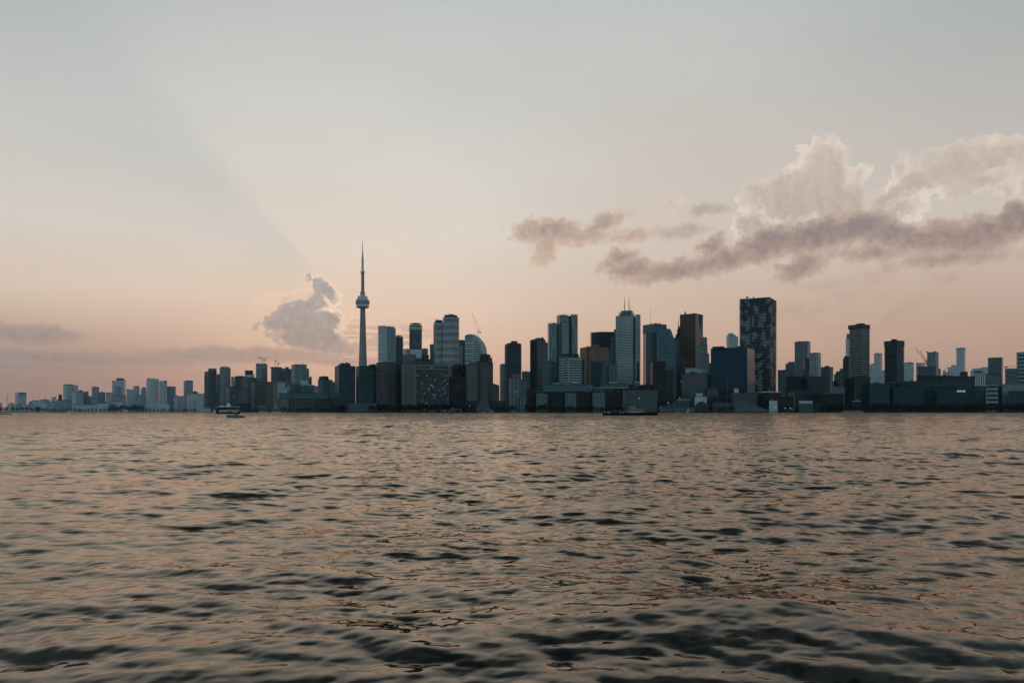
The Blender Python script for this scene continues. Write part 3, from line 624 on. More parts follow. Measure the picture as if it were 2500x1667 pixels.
# mid waterfront: glass offices
for i, (a, b, y, lab) in enumerate(((1309, 1359, 954.5, 'left'), (1379, 1430, 953, 'middle'), (1446, 1500, 952.2, 'right'))):
    B(OB, '%s of three waterfront glass buildings with a bright teal left bay and pale roof line' % lab, 1985, a, b, y+1.5, 'black_glass', depth=40, ph=[(a, b-2, y, 'pale_roof')])
    w = 28 if i < 2 else 31
    B(OB, 'bright teal glass bay at the front of the %s waterfront glass building' % lab, 1968, a, a+w, y+5.5, 'sea_glass', xc=a+1.5, ph=[(a, a+w, y+4.4, 'pale_roof')])
B(OB, 'dark link between the left and middle waterfront glass buildings', 2000, 1356, 1381, 958, 'black_glass', depth=20)
B(OB, 'dark link between the middle and right waterfront glass buildings', 2000, 1427, 1448, 957, 'black_glass', depth=20)
B(OB, 'dark block continuing right of the right waterfront glass building', 1990, 1498, 1521, 957, 'black_glass', depth=20)
B(OB, 'tall glazed stair bay left of the big windowless grey warehouse', 1972, 1520, 1533, 955, 'teal_side', depth=16, fin=None)
B(OB, 'long teal upper storeys set back above the left and middle glass buildings', 2060, 1325, 1448, 939, 'curve_glass', depth=28, units=4)
B(OB, 'long teal upper storeys set back above the right glass building', 2060, 1466, 1535, 937, 'teal_side', depth=28, units=3)
B(OB, 'dark middle storeys with pale roof edges behind the right glass building', 2020, 1450, 1533, 947, 'black_glass', depth=20, roof='pale_roof')
for a, b, y in ((1349.5, 1364, 935), (1397, 1411, 934), (1489, 1508.5, 933.5), (1550, 1562, 932)):
    D = 2075; org = (AX((a+b)/2, D), D, AZ(y+4.5, D)); w = (b-a)/F*D
    rt = empty('roof_pavilion', org, {1349.5: 'small pale roof pavilion above the left waterfront glass building', 1397: 'small pale roof pavilion above the middle waterfront glass building', 1489: 'widest pale roof pavilion, in front of the bank tower foot', 1550: 'pale slanted roof pavilion above the windowless warehouse'}[a], 'roof pavilion')
    m = MB(); m.box(-w/2, w/2, 0, 8, -6, 3.2); m.build('wall', 'curve_glass', rt)
    m = MB(); m.prism([(-w/2-1, -1), (w/2+1, -1), (w/2+1, 9), (-w/2-1, 9)], 3.2, 5.4, 0); m.build('roof', 'pale_roof', rt)
B(OB, 'rear dark block with rounded roof behind the windowless warehouse', 2080, 1530, 1590, 940, 'black_glass', depth=30)
B('warehouse', 'big windowless grey warehouse dotted with small marks on the waterfront', 1975, 1534, 1605, 952, 'dotted_wall', depth=36, ph=[(1534, 1603, 951, 'penthouse_grey')])
B(LB, 'long low pale shed on the quay right of the big warehouse', 1960, 1628, 1671, 986, 'works', depth=16)
B(LB, 'low quay shed with a pale front below the tall black block', 1950, 1608, 1700, 993.5, 'teal_side', depth=12)
B('factory', 'white low factory block left of the stepped refinery', 1990, 1653, 1684, 976, 'works', depth=22, roof='pale_roof', units=2)
B('factory', 'pale stepped refinery building, tallest section with dark opening', 2020, 1684, 1741, 948, 'works', depth=30, units=3)
B('factory', 'white cube stacked at the front of the pale refinery', 1990, 1696, 1726, 968, 'white_pale', depth=20, ph=[(1699, 1715.5, 960, 'white_panel')])
B('factory', 'grey refinery wing left of the blue glass slab foot', 2005, 1727, 1754, 950, 'works', depth=30)
root = empty('storage_dome', (AX(1713, 1955), 1955, GZ), 'dark domed storage shed in front of the white refinery cube', 'dome')
m = MB(); rr = 18/F*1955; hh = AZ(979.5, 1955)-GZ
m.lathe([(0, rr), (hh*0.3, rr*0.98), (hh*0.55, rr*0.86), (hh*0.8, rr*0.6), (hh*0.95, rr*0.3), (hh, 0.4)], 28); m.build('dome_shell', 'roof_dark', root, smooth=True)
# right waterfront
B(AT, 'pale rounded-top tower peeking above the blue glass slab', 2700, 1773.5, 1797, 820, 'haze_tower', xc=1779, slabs=(5, 0.5, 'slab_pale', False), ph=[(1775.5, 1794.5, 816, 'haze_tower'), (1777.5, 1791, 812.8, 'pale_roof')])
B(AT, 'lower right shoulder of the pale rounded-top tower', 2710, 1794, 1802.5, 823, 'haze_tower', depth=20, ph=[(1795, 1799, 821.5)])
B(OB, 'broad blue glass office slab with its right end coloured tan for reflected pink sky', 2070, 1734, 1845, 848, 'blue_glass', xc=1824.5, mat2='sky_tinted_end', ph=[(1739, 1770, 845, 'roof_dark'), (1798, 1826, 844.8, 'roof_dark')])
r, o, z = B(AT, 'tallest dark balcony tower with drifting patches of white balustrade', 2260, 1806, 1896, 726, 'wave_core', xc=1879, slabs=(4.55, 2.4, 'wave_rail', True))
m = MB(); fp = footprint(1806, 1896, 2260, 1879); C0, l0 = Vector(fp[0]), Vector(fp[3]); n_ = Vector((l0.y-C0.y, -(l0.x-C0.x))).normalized()
if n_.y > 0: n_ = -n_
c1 = C0+(l0-C0)*0.60; c2 = C0+(l0-C0)*0.645; O_ = Vector(o)
q = [c1+n_*2.9-O_, c2+n_*2.9-O_, c2-n_-O_, c1-n_-O_]
if ((q[1]-q[0]).cross(q[2]-q[1])) < 0: q.reverse()
m.prism([tuple(p) for p in q], 0, z-6, 0); m.build('recess_shade', 'roof_dark', r)  # dark strip standing proud, its colour giving the recess its shade
for xa, xb, xm in ((1815, 1843, 1833), (1859, 1881.5, 1865)):
    m = MB(); a, b, c = [AX(t, 2275)-o[0] for t in (xa, xb, xm)]; h = z+1
    m.tube((c, 0, h), (c, 0, h+4.5), 0.8); m.tube((a, 0, h+2.5), (b, 0, h+7), 0.55); m.tube((c, 0, h+7.5), (b, 0, h+7), 0.3); m.build('window_cleaning_crane', 'steel_dark', r)
B('warehouse', 'long low warehouse with a pale panelled front below the blue glass slab', 1985, 1784, 1848, 960, 'works', depth=30, units=2)
B(LB, 'small white framed kiosk on the roof edge of the low warehouse', 2010, 1792, 1803.5, 948, 'white_panel', depth=12)
B('warehouse', 'dark hangar with a pale roof below the tallest balcony tower', 1990, 1846, 1906, 958, 'black_glass', depth=30, roof='pale_roof', ph=[(1861, 1905, 956, 'pale_roof')])
B('warehouse', 'big black quayside hall right of the small white gatehouse', 1965, 1864, 1937, 968, 'black_glass', depth=26)
B(LB, 'small white gatehouse standing against the black quayside hall', 1940, 1878, 1898.5, 977.5, 'white_pale', depth=10)
outline('conveyor', 'sloping conveyor gallery descending to the quay left of the gatehouse', 1950, [(1793, 975), (1800, 977), (1840, 988), (1872, 998), (1880, 1002)], 5, 'slate', 'roof_mid')
root = empty('smokestack', (AX(1776, 1990), 1990, GZ), 'thin dark stack in front of the blue glass slab', 'chimney')
m = MB(); m.tube((0, 0, 0), (0, 0, AZ(925, 1990)-GZ), 1.8, 1.3, 12); m.build('stack_pipe', 'steel_dark', root)
B(LB, 'dark low shed under the left part of the blue glass slab', 1975, 1738, 1786, 967, 'black_glass', depth=24)
B(LB, 'low dark quay shed with one pale stripe left of the conveyor', 1955, 1740, 1800, 985, 'works', depth=14, roof='roof_mid')
B(AB, 'grey low apartment block right behind the tallest balcony tower', 2500, 1899, 1921, 904, 'slate', depth=28, units=1)
B(AB, 'dark stepped block left of the broad slate tower at right', 2550, 1918, 1942, 888, 'slate', xc=1936, ph=[(1924, 1941, 882.5, 'pale_slate')])
r, o, z = B(OT, 'broad slate tower with a dark top band right of the tallest balcony tower', 2500, 1940, 1979, 834, 'pale_slate', xc=1972, slabs=(6.5, 0.4, 'slab_dark', False), ph=[(1941, 1979, 832.5, 'penthouse_grey')])
root = empty('beacon_lamp', (AX(1938.8, 2470), 2470, AZ(863.5, 2470)), 'bright round lamp on the left edge of the broad slate tower', 'lamp')
m = MB(); m.lathe([(-1.4, 0.3), (-1.0, 1.1), (0, 1.5), (1.0, 1.1), (1.4, 0.3)], 12); m.build('bulb', 'lamp_warm', root, smooth=True)
m = MB(); m.box(0, 4, -0.5, 0.5, -0.4, 0.4); m.build('bracket', 'steel_dark', root)
B(AT, 'narrow dark tower with a white edge left of the maze-fronted tower', 2380, 1961, 1977, 876, 'dark_glass', xc=1965, mat2='dark_glass', slabs=(6, 0.3, 'slab_pale', False))
B(AT, 'maze-fronted tower with a broken black and white window pattern', 2360, 1976, 2004.5, 862, 'maze', xc=1998, ph=[(1978, 2004, 860.6, 'slate')])
B(AB, 'plain grey block right of the maze-fronted tower', 2500, 2004, 2034.5, 896, 'slate', xc=2026, ph=[(2014, 2025, 892.6)])
B(AB, 'dark teal low block at the left foot of the broad slate tower', 2200, 1919, 1970, 919.5, 'dark_glass', xc=1950, units=2)
B(AB, 'teal balcony block below the maze-fronted tower', 2180, 1968, 2012, 920, 'teal_side', xc=1974, mat2='dark_glass', units=2, slabs=(5, 0.4, 'slab_dark', False))
B(AB, 'hazy stepped block in the valley left of the tan-striped tower', 2600, 2012, 2053, 931, 'slate', depth=30, ph=[(2018, 2030, 927), (2036, 2050, 924.5)])
B(AB, 'low hazy block with a shed roof in the valley near the right', 2450, 2030, 2062, 944, 'pale_slate', depth=30, units=3)
B(AB, 'stepped dark block, lowest step left of the tan-striped tower', 2600, 2036, 2052, 914, 'haze_dark', ph=[(2041, 2052, 906.5, 'slate')])
B(AB, 'stepped dark block, middle step left of the tan-striped tower', 2580, 2050, 2062, 902, 'slate')
B(AB, 'dark tower rising directly left of the tan-striped tower', 2500, 2058, 2074, 876, 'dark_glass', ph=[(2061, 2074, 869, 'dark_glass')])
B(AT, 'hazy tower hidden behind the left edge of the tan-striped tower', 2700, 2065, 2080, 827, 'haze_tower', ph=[(2067, 2080, 815)])
B(AT, 'tall tower with tan balcony stripes on its right face and a heavy dark cap', 2200, 2074, 2123, 800, 'dark_glass', xc=2105, slabs=(5.2, 1.6, 'slab_tan', True), ph=[(2070.2, 2124.8, 790.8, 'concrete_dark'), (2091, 2112, 788.8, 'roof_dark')], units=0)
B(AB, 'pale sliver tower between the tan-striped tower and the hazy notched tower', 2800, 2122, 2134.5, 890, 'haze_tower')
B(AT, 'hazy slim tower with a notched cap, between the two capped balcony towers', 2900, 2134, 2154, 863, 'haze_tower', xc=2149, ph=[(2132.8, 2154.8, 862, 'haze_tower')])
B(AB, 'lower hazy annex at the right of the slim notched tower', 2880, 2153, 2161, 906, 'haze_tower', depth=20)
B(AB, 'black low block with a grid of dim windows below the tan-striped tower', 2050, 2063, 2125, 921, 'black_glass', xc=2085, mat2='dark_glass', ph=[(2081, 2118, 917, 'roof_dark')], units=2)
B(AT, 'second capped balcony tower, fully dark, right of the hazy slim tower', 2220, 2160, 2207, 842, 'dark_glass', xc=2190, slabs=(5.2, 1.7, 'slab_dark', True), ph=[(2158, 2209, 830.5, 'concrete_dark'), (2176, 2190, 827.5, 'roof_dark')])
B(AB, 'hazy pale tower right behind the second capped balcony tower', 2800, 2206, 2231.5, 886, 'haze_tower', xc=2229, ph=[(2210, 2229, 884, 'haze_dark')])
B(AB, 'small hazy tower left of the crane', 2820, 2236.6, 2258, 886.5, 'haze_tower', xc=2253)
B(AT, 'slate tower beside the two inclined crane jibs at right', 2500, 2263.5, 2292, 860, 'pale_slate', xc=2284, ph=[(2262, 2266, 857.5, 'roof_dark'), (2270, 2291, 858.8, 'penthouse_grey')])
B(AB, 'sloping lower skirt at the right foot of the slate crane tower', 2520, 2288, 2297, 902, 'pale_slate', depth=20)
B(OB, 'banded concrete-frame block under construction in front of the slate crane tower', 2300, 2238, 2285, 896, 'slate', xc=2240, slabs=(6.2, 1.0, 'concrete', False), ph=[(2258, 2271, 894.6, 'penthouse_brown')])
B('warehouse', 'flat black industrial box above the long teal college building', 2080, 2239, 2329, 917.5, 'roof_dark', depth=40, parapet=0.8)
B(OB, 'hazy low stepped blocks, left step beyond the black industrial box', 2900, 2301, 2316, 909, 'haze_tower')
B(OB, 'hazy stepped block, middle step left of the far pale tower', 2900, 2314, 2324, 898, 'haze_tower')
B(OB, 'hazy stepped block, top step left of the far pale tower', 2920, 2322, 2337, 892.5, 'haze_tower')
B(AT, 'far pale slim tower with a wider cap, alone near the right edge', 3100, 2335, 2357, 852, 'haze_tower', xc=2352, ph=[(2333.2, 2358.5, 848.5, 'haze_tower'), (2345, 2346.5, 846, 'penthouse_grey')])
B(OB, 'teal-roofed small block right of the black industrial box', 2300, 2343, 2363, 909, 'dark_glass', xc=2346, ph=[(2346, 2362, 906.5, 'sea_glass')])
B(AB, 'dark low block below the far pale slim tower', 2250, 2328, 2380, 919, 'dark_glass', depth=30, units=2)
outline(AB, 'pale hazy block with sloping left roof left of the dark square tower', 2700, [(2369, 906), (2375, 899.5), (2396, 898), (2397, 896), (2414, 896)], 30, 'haze_tower', 'penthouse_grey')
B(AB, 'grey block with vertical strips below the sloping pale block', 2250, 2376, 2407, 910, 'fins', depth=30, ph=[(2378, 2398, 905, 'slate')])
B(OT, 'dark square slate tower near the right edge', 2350, 2412, 2449, 874, 'slate', xc=2446, ph=[(2413, 2448, 872, 'roof_dark')], roof='roof_dark')
B(AB, 'upper slate part of the white-banded block at right', 2100, 2406, 2440, 913, 'slate', depth=28)
B(OB, 'white-banded low office block below the dark square tower', 2020, 2405.5, 2437, 938, 'pale_band', xc=2408)
B(AB, 'dark narrow block between the white-banded office and the right-edge buildings', 2040, 2436, 2450, 944, 'dark_glass', depth=24)
B(OB, 'frame building with open floors under the horizontal crane at right edge', 2250, 2454, 2486, 901, 'slate', depth=30, slabs=(8, 0.8, 'slab_tan', False), ph=[(2458, 2482, 899.4, 'concrete')])
B(AT, 'pale banded tower cut off by the right edge', 2300, 2481.6, 2530, 861, 'pale_band', xc=2484, ph=[(2497, 2520, 858.5, 'pale_slate')])
B(OB, 'pale low block at the right edge above the dark trees', 2030, 2447, 2530, 938.5, 'pale_slate', depth=30, ph=[(2449, 2492, 937, 'pale_roof')])
B(OB, 'banded teal lower block at the right edge', 1990, 2463, 2530, 955, 'band_blue', depth=24)
B(OB, 'dark brick block between the college and the white-banded office', 2060, 2377, 2407, 944, 'masonry', depth=26)
B(OB, 'teal ribbon-window office left of the long college building', 2030, 2119.6, 2172, 938, 'band_blue', xc=2123, ph=[(2132, 2147, 932.8, 'penthouse_brown'), (2120, 2171, 936.6, 'roof_dark')])
B(OB, 'dark gap building between the ribbon-window office and the long college', 2060, 2170, 2201, 936, 'black_glass', depth=26, units=2)
# the long college building with its sign
r, o, z = B('college', 'long teal college building with ribbon windows and a small white sign', 2050, 2198, 2378, 931, 'band_blue', depth=34, units=4)
B('college', 'front left pavilion of the long teal college building', 2018, 2180, 2252, 944.5, 'blue_glass', depth=24, ph=[(2218, 2246, 938.5, 'black_glass')])
rr_, oo_, zz_ = B('college', 'front right pavilion of the long teal college building, bearing the sign', 2014, 2288, 2370, 951, 'blue_glass', depth=24, ph=[(2301, 2336, 944, 'black_glass'), (2336, 2346, 949, 'roof_dark')])
cu = bpy.data.curves.new('sign_text', 'FONT'); cu.body = 'corus'; cu.size = 10.5; cu.extrude = 0.25; cu.align_x = 'CENTER'; cu.offset = 0.12
to = bpy.data.objects.new('sign_tmp', cu); COL.objects.link(to); bpy.context.view_layer.update()
me = bpy.data.meshes.new_from_object(to.evaluated_get(bpy.context.evaluated_depsgraph_get())); bpy.data.objects.remove(to)
so = bpy.data.objects.new('sign_lettering', me); COL.objects.link(so); me.materials.clear(); plain('sign_white', (0.8, 0.8, 0.8), 0.5, var=0.02, emit=(0.85, 0.9, 0.9), es=0.35); me.materials.append(MATS['sign_white'])
so.parent = rr_; so.location = (AX(2347.3, 2012)-oo_[0], 2013.2-oo_[1], AZ(957.0, 2012)-GZ); so.rotation_euler = (R(90), 0, 0)
b_ = MB()
B(LB, 'low pavilion with a pale roof and bright windows right of the black hall', 1960, 1951, 1985, 986, 'works', depth=16, ph=[(1951, 1984, 978, 'pale_roof')])
outline(LB, 'low shed with a pale pitched roof right of the bright-window pavilion', 1962, [(1983, 986), (1987, 980), (2003, 986.5), (2004, 988)], 16, 'dark_glass', 'pale_roof')
B(LB, 'dark warehouse with stepped roof in front of the valley at right', 2010, 2004, 2060, 962, 'black_glass', depth=30, units=3)
outline(LB, 'tilted pale roof gable in the dark valley left of the black low block', 2025, [(2032, 972), (2040, 968), (2049, 961), (2050, 972)], 14, 'slate', 'pale_roof')
B(LB, 'flat canopy with a pale edge on the quay below the black low block', 1970, 2080, 2101, 979.5, 'roof_dark', depth=14, roof='pale_roof')
B(AB, 'rust-dark warehouse right of the black quayside hall', 2030, 1924, 1942, 957, 'taupe', depth=24)
B(AB, 'teal-black block behind the bright-window pavilion', 2060, 1940, 2012, 950, 'dark_glass', depth=24, units=2)

# ------------------------------------------------------------------ the needle tower
D0 = 2383.0; k0 = D0/F
org = (AX(885.2, D0), D0)
root = empty('observation_tower', (*org, GZ), 'tall concrete needle tower with round white pod and antenna, highest thing in the skyline', 'tower')
zz = lambda y: AZ(y, D0)-GZ
def shaft_ring(y_r, n=48):
    """Y-shaped hollow concrete stem: three tapering legs round a hexagonal core"""
    m = MB(); rings = []
    for y, r in y_r:
        ring = []
        for i in range(n):
            t = 2*math.pi*i/n + 0.5
            lobe = max(0.0, math.cos(1.5*((t-0.5) % (2*math.pi/3) - math.pi/3)*1.0))
            lobe = abs(math.cos(1.5*(t-0.5)))**1.5
            ring.append((r*(0.62+0.42*lobe)*math.cos(t), r*(0.62+0.42*lobe)*math.sin(t), zz(y) if y < 1000 else 0))
        rings.append(ring)
    for a, b in zip(rings[:-1], rings[1:]):
        for i in range(n):
            m.quad(a[i], a[(i+1) % n], b[(i+1) % n], b[i])
    m.poly(rings[-1]); m.poly(list(reversed(rings[0])))
    return m
shaft_ring([(1004, 25), (960, 19.5), (930, 16.6), (893, 13.8), (860, 12.3), (820, 10.8), (790, 9.6), (765, 8.6), (750, 8.1)]).build('shaft', 'tower_concrete', root, smooth=True)
P = MB(); P.lathe([(zz(752.5), 8), (zz(752), 15.5), (zz(751), 18.6), (zz(749.3), 20.4), (zz(747), 20.8), (zz(745), 20.2), (zz(743.6), 18.6)], 48); P.build('radome', 'pod_white', root, smooth=True)
P = MB(); P.lathe([(zz(743.6), 19.0), (zz(742.4), 21.6), (zz(740.9), 22.2), (zz(740.9), 21.2)], 48); P.build('lower_ring', 'pod_ring', root)
P = MB(); P.lathe([(zz(740.9), 21.0), (zz(739.4), 21.2)], 48); P.build('window_band', 'pod_glass', root)
P = MB(); P.lathe([(zz(739.4), 22.2), (zz(737.6), 22.5), (zz(737.6), 21.4)], 48); P.build('middle_ring', 'pod_white', root)
P = MB(); P.lathe([(zz(737.6), 21.2), (zz(736.2), 21.2)], 48); P.build('window_band', 'pod_glass', root)
P = MB(); P.lathe([(zz(736.2), 22.4), (zz(734.4), 22.2), (zz(732), 20.0), (zz(729.8), 17.4), (zz(729.4), 16.2)], 48); P.build('upper_ring', 'pod_ring', root, smooth=True)
P = MB(); P.lathe([(zz(729.4), 15.6), (zz(724.2), 15.8), (zz(723.6), 15.2), (zz(723.4), 9.5)], 48); P.build('machine_level', 'pod_white', root)
P = MB(); P.lathe([(zz(723.6), 7.6), (zz(720), 7.4), (zz(718.5), 7.9), (zz(713.2), 8.2), (zz(712.6), 7.8), (zz(712.6), 5.2)], 36); P.build('equipment_collar', 'pod_ring', root)
shaft_ring([(713, 5.5), (690, 5.2), (668, 5.0)]).build('upper_shaft', 'tower_concrete', root, smooth=True)
P = MB(); P.lathe([(zz(668), 5.0), (zz(667), 6.6), (zz(665.2), 7.0), (zz(663), 6.9), (zz(661.5), 5.4), (zz(659), 3.9)], 36); P.build('sky_pod', 'pod_white', root, smooth=True)
P = MB(); P.lathe([(zz(660), 3.9), (zz(630.5), 3.5), (zz(630), 2.6)], 20); P.build('antenna_base', 'pod_white', root)
P = MB(); P.lathe([(zz(631), 3.0), (zz(628.5), 2.9), (zz(628.2), 2.3), (zz(618), 2.1), (zz(617), 1.8), (zz(616.6), 1.0)], 16); P.build('antenna_collar', 'steel_pale', root)
P = MB(); P.lathe([(zz(617), 1.15), (zz(600), 0.95), (zz(599.5), 0.7), (zz(590), 0.6), (zz(582.4), 0.25)], 10); P.build('antenna_mast', 'steel_dark', root)

# ------------------------------------------------------------------ construction cranes
def lattice(m, a, b, w):
    a = Vector(a); b = Vector(b); d = (b-a); L = d.length; d.normalize()
    e = Vector((0, 1, 0)); g = d.cross(e).normalized()
    c = [(e*w/2+g*w/2), (e*w/2-g*w/2), (-e*w/2-g*w/2), (-e*w/2+g*w/2)]
    for q in c: m.tube(tuple(a+q), tuple(b+q), 0.15, n=4)
    n = max(2, int(L/(w*1.6)))
    for i in range(n):
        p = a+d*(L*i/n); r = a+d*(L*(i+1)/n)
        m.tube(tuple(p+c[3 if i % 2 else 2]), tuple(r+c[2 if i % 2 else 3]), 0.10, n=3)
        m.tube(tuple(p+c[0 if i % 2 else 1]), tuple(r+c[1 if i % 2 else 0]), 0.10, n=3)
def crane(label, D, x, yb, yt, jib, counter, mat='steel_dark', apex=None, w=2.0):
    org = (AX(x, D), D, AZ(yb, D)); root = empty('tower_crane', org, label, 'crane')
    pt = lambda p: (AX(p[0], D)-org[0], 0, AZ(p[1], D)-org[2])
    m = MB(); lattice(m, (0, 0, 0), (0, 0, AZ(yt, D)-org[2]), w); m.build('mast', mat, root)
    m = MB(); lattice(m, (0, 0, AZ(yt, D)-org[2]), pt(jib), w*0.75); m.build('jib', mat, root)
    m = MB(); lattice(m, (0, 0, AZ(yt, D)-org[2]), pt(counter), w*0.8); m.build('counter_jib', mat, root)
    c = pt(counter); m = MB(); m.box(c[0]-2, c[0]+2, -1.4, 1.4, c[2]-3.2, c[2]+0.6); m.build('counterweight', 'concrete_dark', root)
    m = MB(); h = AZ(yt, D)-org[2]; m.box(0.6, 3.0, -1.6, 1.0, h-1.5, h+1.6); m.build('cab', 'roof_dark', root)
    if apex:
        a = pt(apex); m = MB(); m.tube((0, 0, h), a, 0.5, n=4); m.tube(a, pt(jib), 0.16, n=3); m.tube(a, c, 0.16, n=3); m.build('tie_bars', mat, root)
crane('hammerhead crane with a long level jib, on the left construction tower', 2945, 637.7, 888, 873.6, (656, 874), (630.5, 873.2), apex=(638, 871))
crane('second short crane mast on the left construction tower', 2950, 644.6, 888, 879, (645.8, 877), (643.5, 879), w=1.5)
crane('crane seen end-on above the right construction tower', 2925, 671.5, 896, 881.5, (670.8, 877.6), (673.6, 880.5))
crane('bare crane mast right of the end-on crane', 2930, 679.3, 896, 887, (679.8, 885.4), (678.6, 887), w=1.4)
crane('luffing crane with its jib raised high behind the sail-shaped tower', 2500, 1167, 832, 810.5, (1153.6, 766), (1172.5, 810), apex=(1171.4, 800), w=1.6)
crane('red luffing crane with its jib raised left, beside the slate tower at right', 2450, 2258.5, 900, 880.5, (2235, 849.5), (2262.5, 879.5), 'steel_red', apex=(2261, 875), w=1.3)
crane('second red luffing crane, shorter jib, beside the slate tower at right', 2440, 2261, 905, 886.5, (2246.5, 855), (2264, 887), 'steel_red', apex=(2263, 883), w=1.3)
crane('low crane with a nearly level jib near the right edge', 2300, 2458, 901, 895, (2481, 894), (2454.5, 895.6), w=1.8)
crane('tiny hazy luffing crane left of the far pale slim tower', 2900, 2305.5, 909, 905, (2315.5, 890.5), (2303.5, 905), 'steel_pale', w=1.4)

# ------------------------------------------------------------------ boats
def hullmb(L0, L1, beam, h0, h1, bow=0.25, bowside=1, flare=0.85, stern=0.85, mi=0, sheer=0.0, zlo=-0.6):
    """boat hull between x=L0 and x=L1, bow at +x if bowside=1; one closed shell"""
    m = MB(); n = 18; rows = []
    for j, (z, f) in enumerate(((zlo, 0.72), (0.0, 0.86), ((h0+h1)/2*0.5, 0.95), (1.0, 1.0))):
        row = []
        for i in range(n+1):
            t = i/n; x = L0+(L1-L0)*t if bowside > 0 else L1-(L1-L0)*t
            wid = beam/2*min(1.0, ((1-t)/bow)**0.6 if t > 1-bow else 1.0)*(stern+(1-stern)*min(1, t*5))
            top = h0+(h1-h0)*t+sheer*(2*t-1)**2
            zt_ = {0: zlo, 1: 0.0, 2: top*0.5, 3: top}[j]
            xx = x - bowside*(1-f)*(L1-L0)*0.10*(t**3)
            row.append((xx, wid*f, zt_))
        rows.append(row)
    for a, b in zip(rows[:-1], rows[1:]):
        for i in range(n):
            for s in (1, -1):
                q = [(p[0], p[1]*s, p[2]) for p in (a[i], a[i+1], b[i+1], b[i])]
                if s*bowside > 0: q.reverse()
                m.quad(*q, None, mi)
    top = rows[-1]
    for i in range(n):
        q = [(top[i][0], -top[i][1], top[i][2]-0.02), (top[i+1][0], -top[i+1][1], top[i+1][2]-0.02), (top[i+1][0], top[i+1][1], top[i+1][2]-0.02), (top[i][0], top[i][1], top[i][2]-0.02)]
        m.quad(*q, None, mi)
    a = [(r[0][0], r[0][1], r[0][2]) for r in rows]; b = [(r[0][0], -r[0][1], r[0][2]) for r in rows]
    for i in range(3): m.quad(a[i], a[i+1], b[i+1], b[i], None, mi)
    return m
def person(x, y, z, coat, label, group=None, h=1.72, rz=0):
    """small standing figure: one lofted body with legs, arms and head"""
    m = MB(); s = h/1.72
    for sx in (-0.1, 0.1): m.lathe([(0, 0.06), (0.08*s, 0.07), (0.45*s, 0.065), (0.85*s, 0.095), (0.92*s, 0.09)], 8, 0, cx=sx)
    m.lathe([(0.82*s, 0.17), (0.95*s, 0.19), (1.15*s, 0.16), (1.38*s, 0.21), (1.45*s, 0.14), (1.49*s, 0.06), (1.52*s, 0.055)], 10, 1)
    for sx in (-1, 1): m.tube((sx*0.21, 0, 1.40*s), (sx*0.27, 0.03, 1.10*s), 0.055, 0.05, 6, 1); m.tube((sx*0.27, 0.03, 1.10*s), (sx*0.22, -0.12, 0.86*s), 0.05, 0.035, 6, 1)
    m.lathe([(1.50*s, 0.05), (1.54*s, 0.085), (1.62*s, 0.10), (1.70*s, 0.08), (1.73*s, 0.03)], 10, 2)
    o = m.build('person', ['cloth_dark', coat, 'skin'], None, smooth=True); o.location = (x, y, z); o.rotation_euler = (0, 0, rz)
    tag(o, label, 'person', group); return o

# white two-deck tour ferry
D = 885.0; u = D/F/13.07; cx = AX(500+760/13.07, D)
fr = empty('ferry', (cx, D, 0), 'white two-deck tour ferry with black hull and two flag masts, left of centre', 'ferry')
fx = lambda X: (X-760)*u; fz = lambda Y: (650-Y)*u
hullmb(fx(385), fx(1130), 8.4, 1.7, 2.5, 0.3).build('hull', 'hull_black', fr, smooth=True)
m = MB(); m.box(fx(495), fx(1075), -3.9, 3.9, 1.6, fz(525), 0); m.build('main_deck_house', 'boat_white', fr)
m = MB(); m.box(fx(392), fx(496), -3.7, 3.7, 1.6, fz(522), 0); m.build('stern_deck', 'hull_black', fr)
m = MB(); m.prism([(fx(1074), -3.7), (fx(1135), -0.8), (fx(1135), 0.8), (fx(1074), 3.7)], 2.2, 3.6, 0); m.build('bow_bulwark', 'hull_navy', fr)
for X in (512, 565, 620, 705, 735): m = MB(); m.box(fx(X), fx(X+(28 if X < 700 else 18)), -3.98, -3.85, fz(562), fz(536), 0); m.build('window', 'pod_glass', fr)
m = MB(); m.box(fx(760), fx(1040), -3.98, -3.85, fz(572), fz(552), 0); m.build('side_stripe', 'hull_navy', fr)
m = MB(); m.box(fx(382), fx(1092), -4.3, 4.3, fz(522), fz(512), 0); m.build('upper_deck_floor', 'boat_grey', fr)
m = MB(); m.box(fx(430), fx(1000), -2.6, 2.6, fz(512), fz(442), 0); m.build('open_deck_shade', 'hull_black', fr)  # black block filling the open upper deck in place of its shade
for i in range(13):
    X = 385+i*58; m = MB(); m.tube((fx(X), -4.15, fz(512)), (fx(X), -4.15, fz(440)), 0.08, n=5); m.tube((fx(X), 4.15, fz(512)), (fx(X), 4.15, fz(440)), 0.08, n=5); m.build('deck_post', 'boat_grey', fr)
m = MB(); m.box(fx(382), fx(1092), -4.25, -4.18, fz(512), fz(490), 0); m.box(fx(382), fx(1092), 4.18, 4.25, fz(512), fz(490), 0); m.build('railing', 'canvas_dark', fr)
m = MB(); m.prism([(fx(388), -4.4), (fx(1095), -4.4), (fx(1100), 0), (fx(1095), 4.4), (fx(388), 4.4)], fz(442), fz(427), 0); m.build('roof', 'boat_white', fr)
m = MB(); m.box(fx(490), fx(640), -1.9, 1.9, fz(427), fz(385), 0); m.build('wheelhouse', 'boat_white', fr)
m = MB(); m.box(fx(485), fx(645), -2.0, 2.0, fz(385), fz(352), 0); m.build('wheelhouse_window', 'pod_glass', fr)
m = MB(); m.box(fx(475), fx(655), -2.3, 2.3, fz(352), fz(344), 0); m.build('wheelhouse_roof', 'boat_grey', fr)
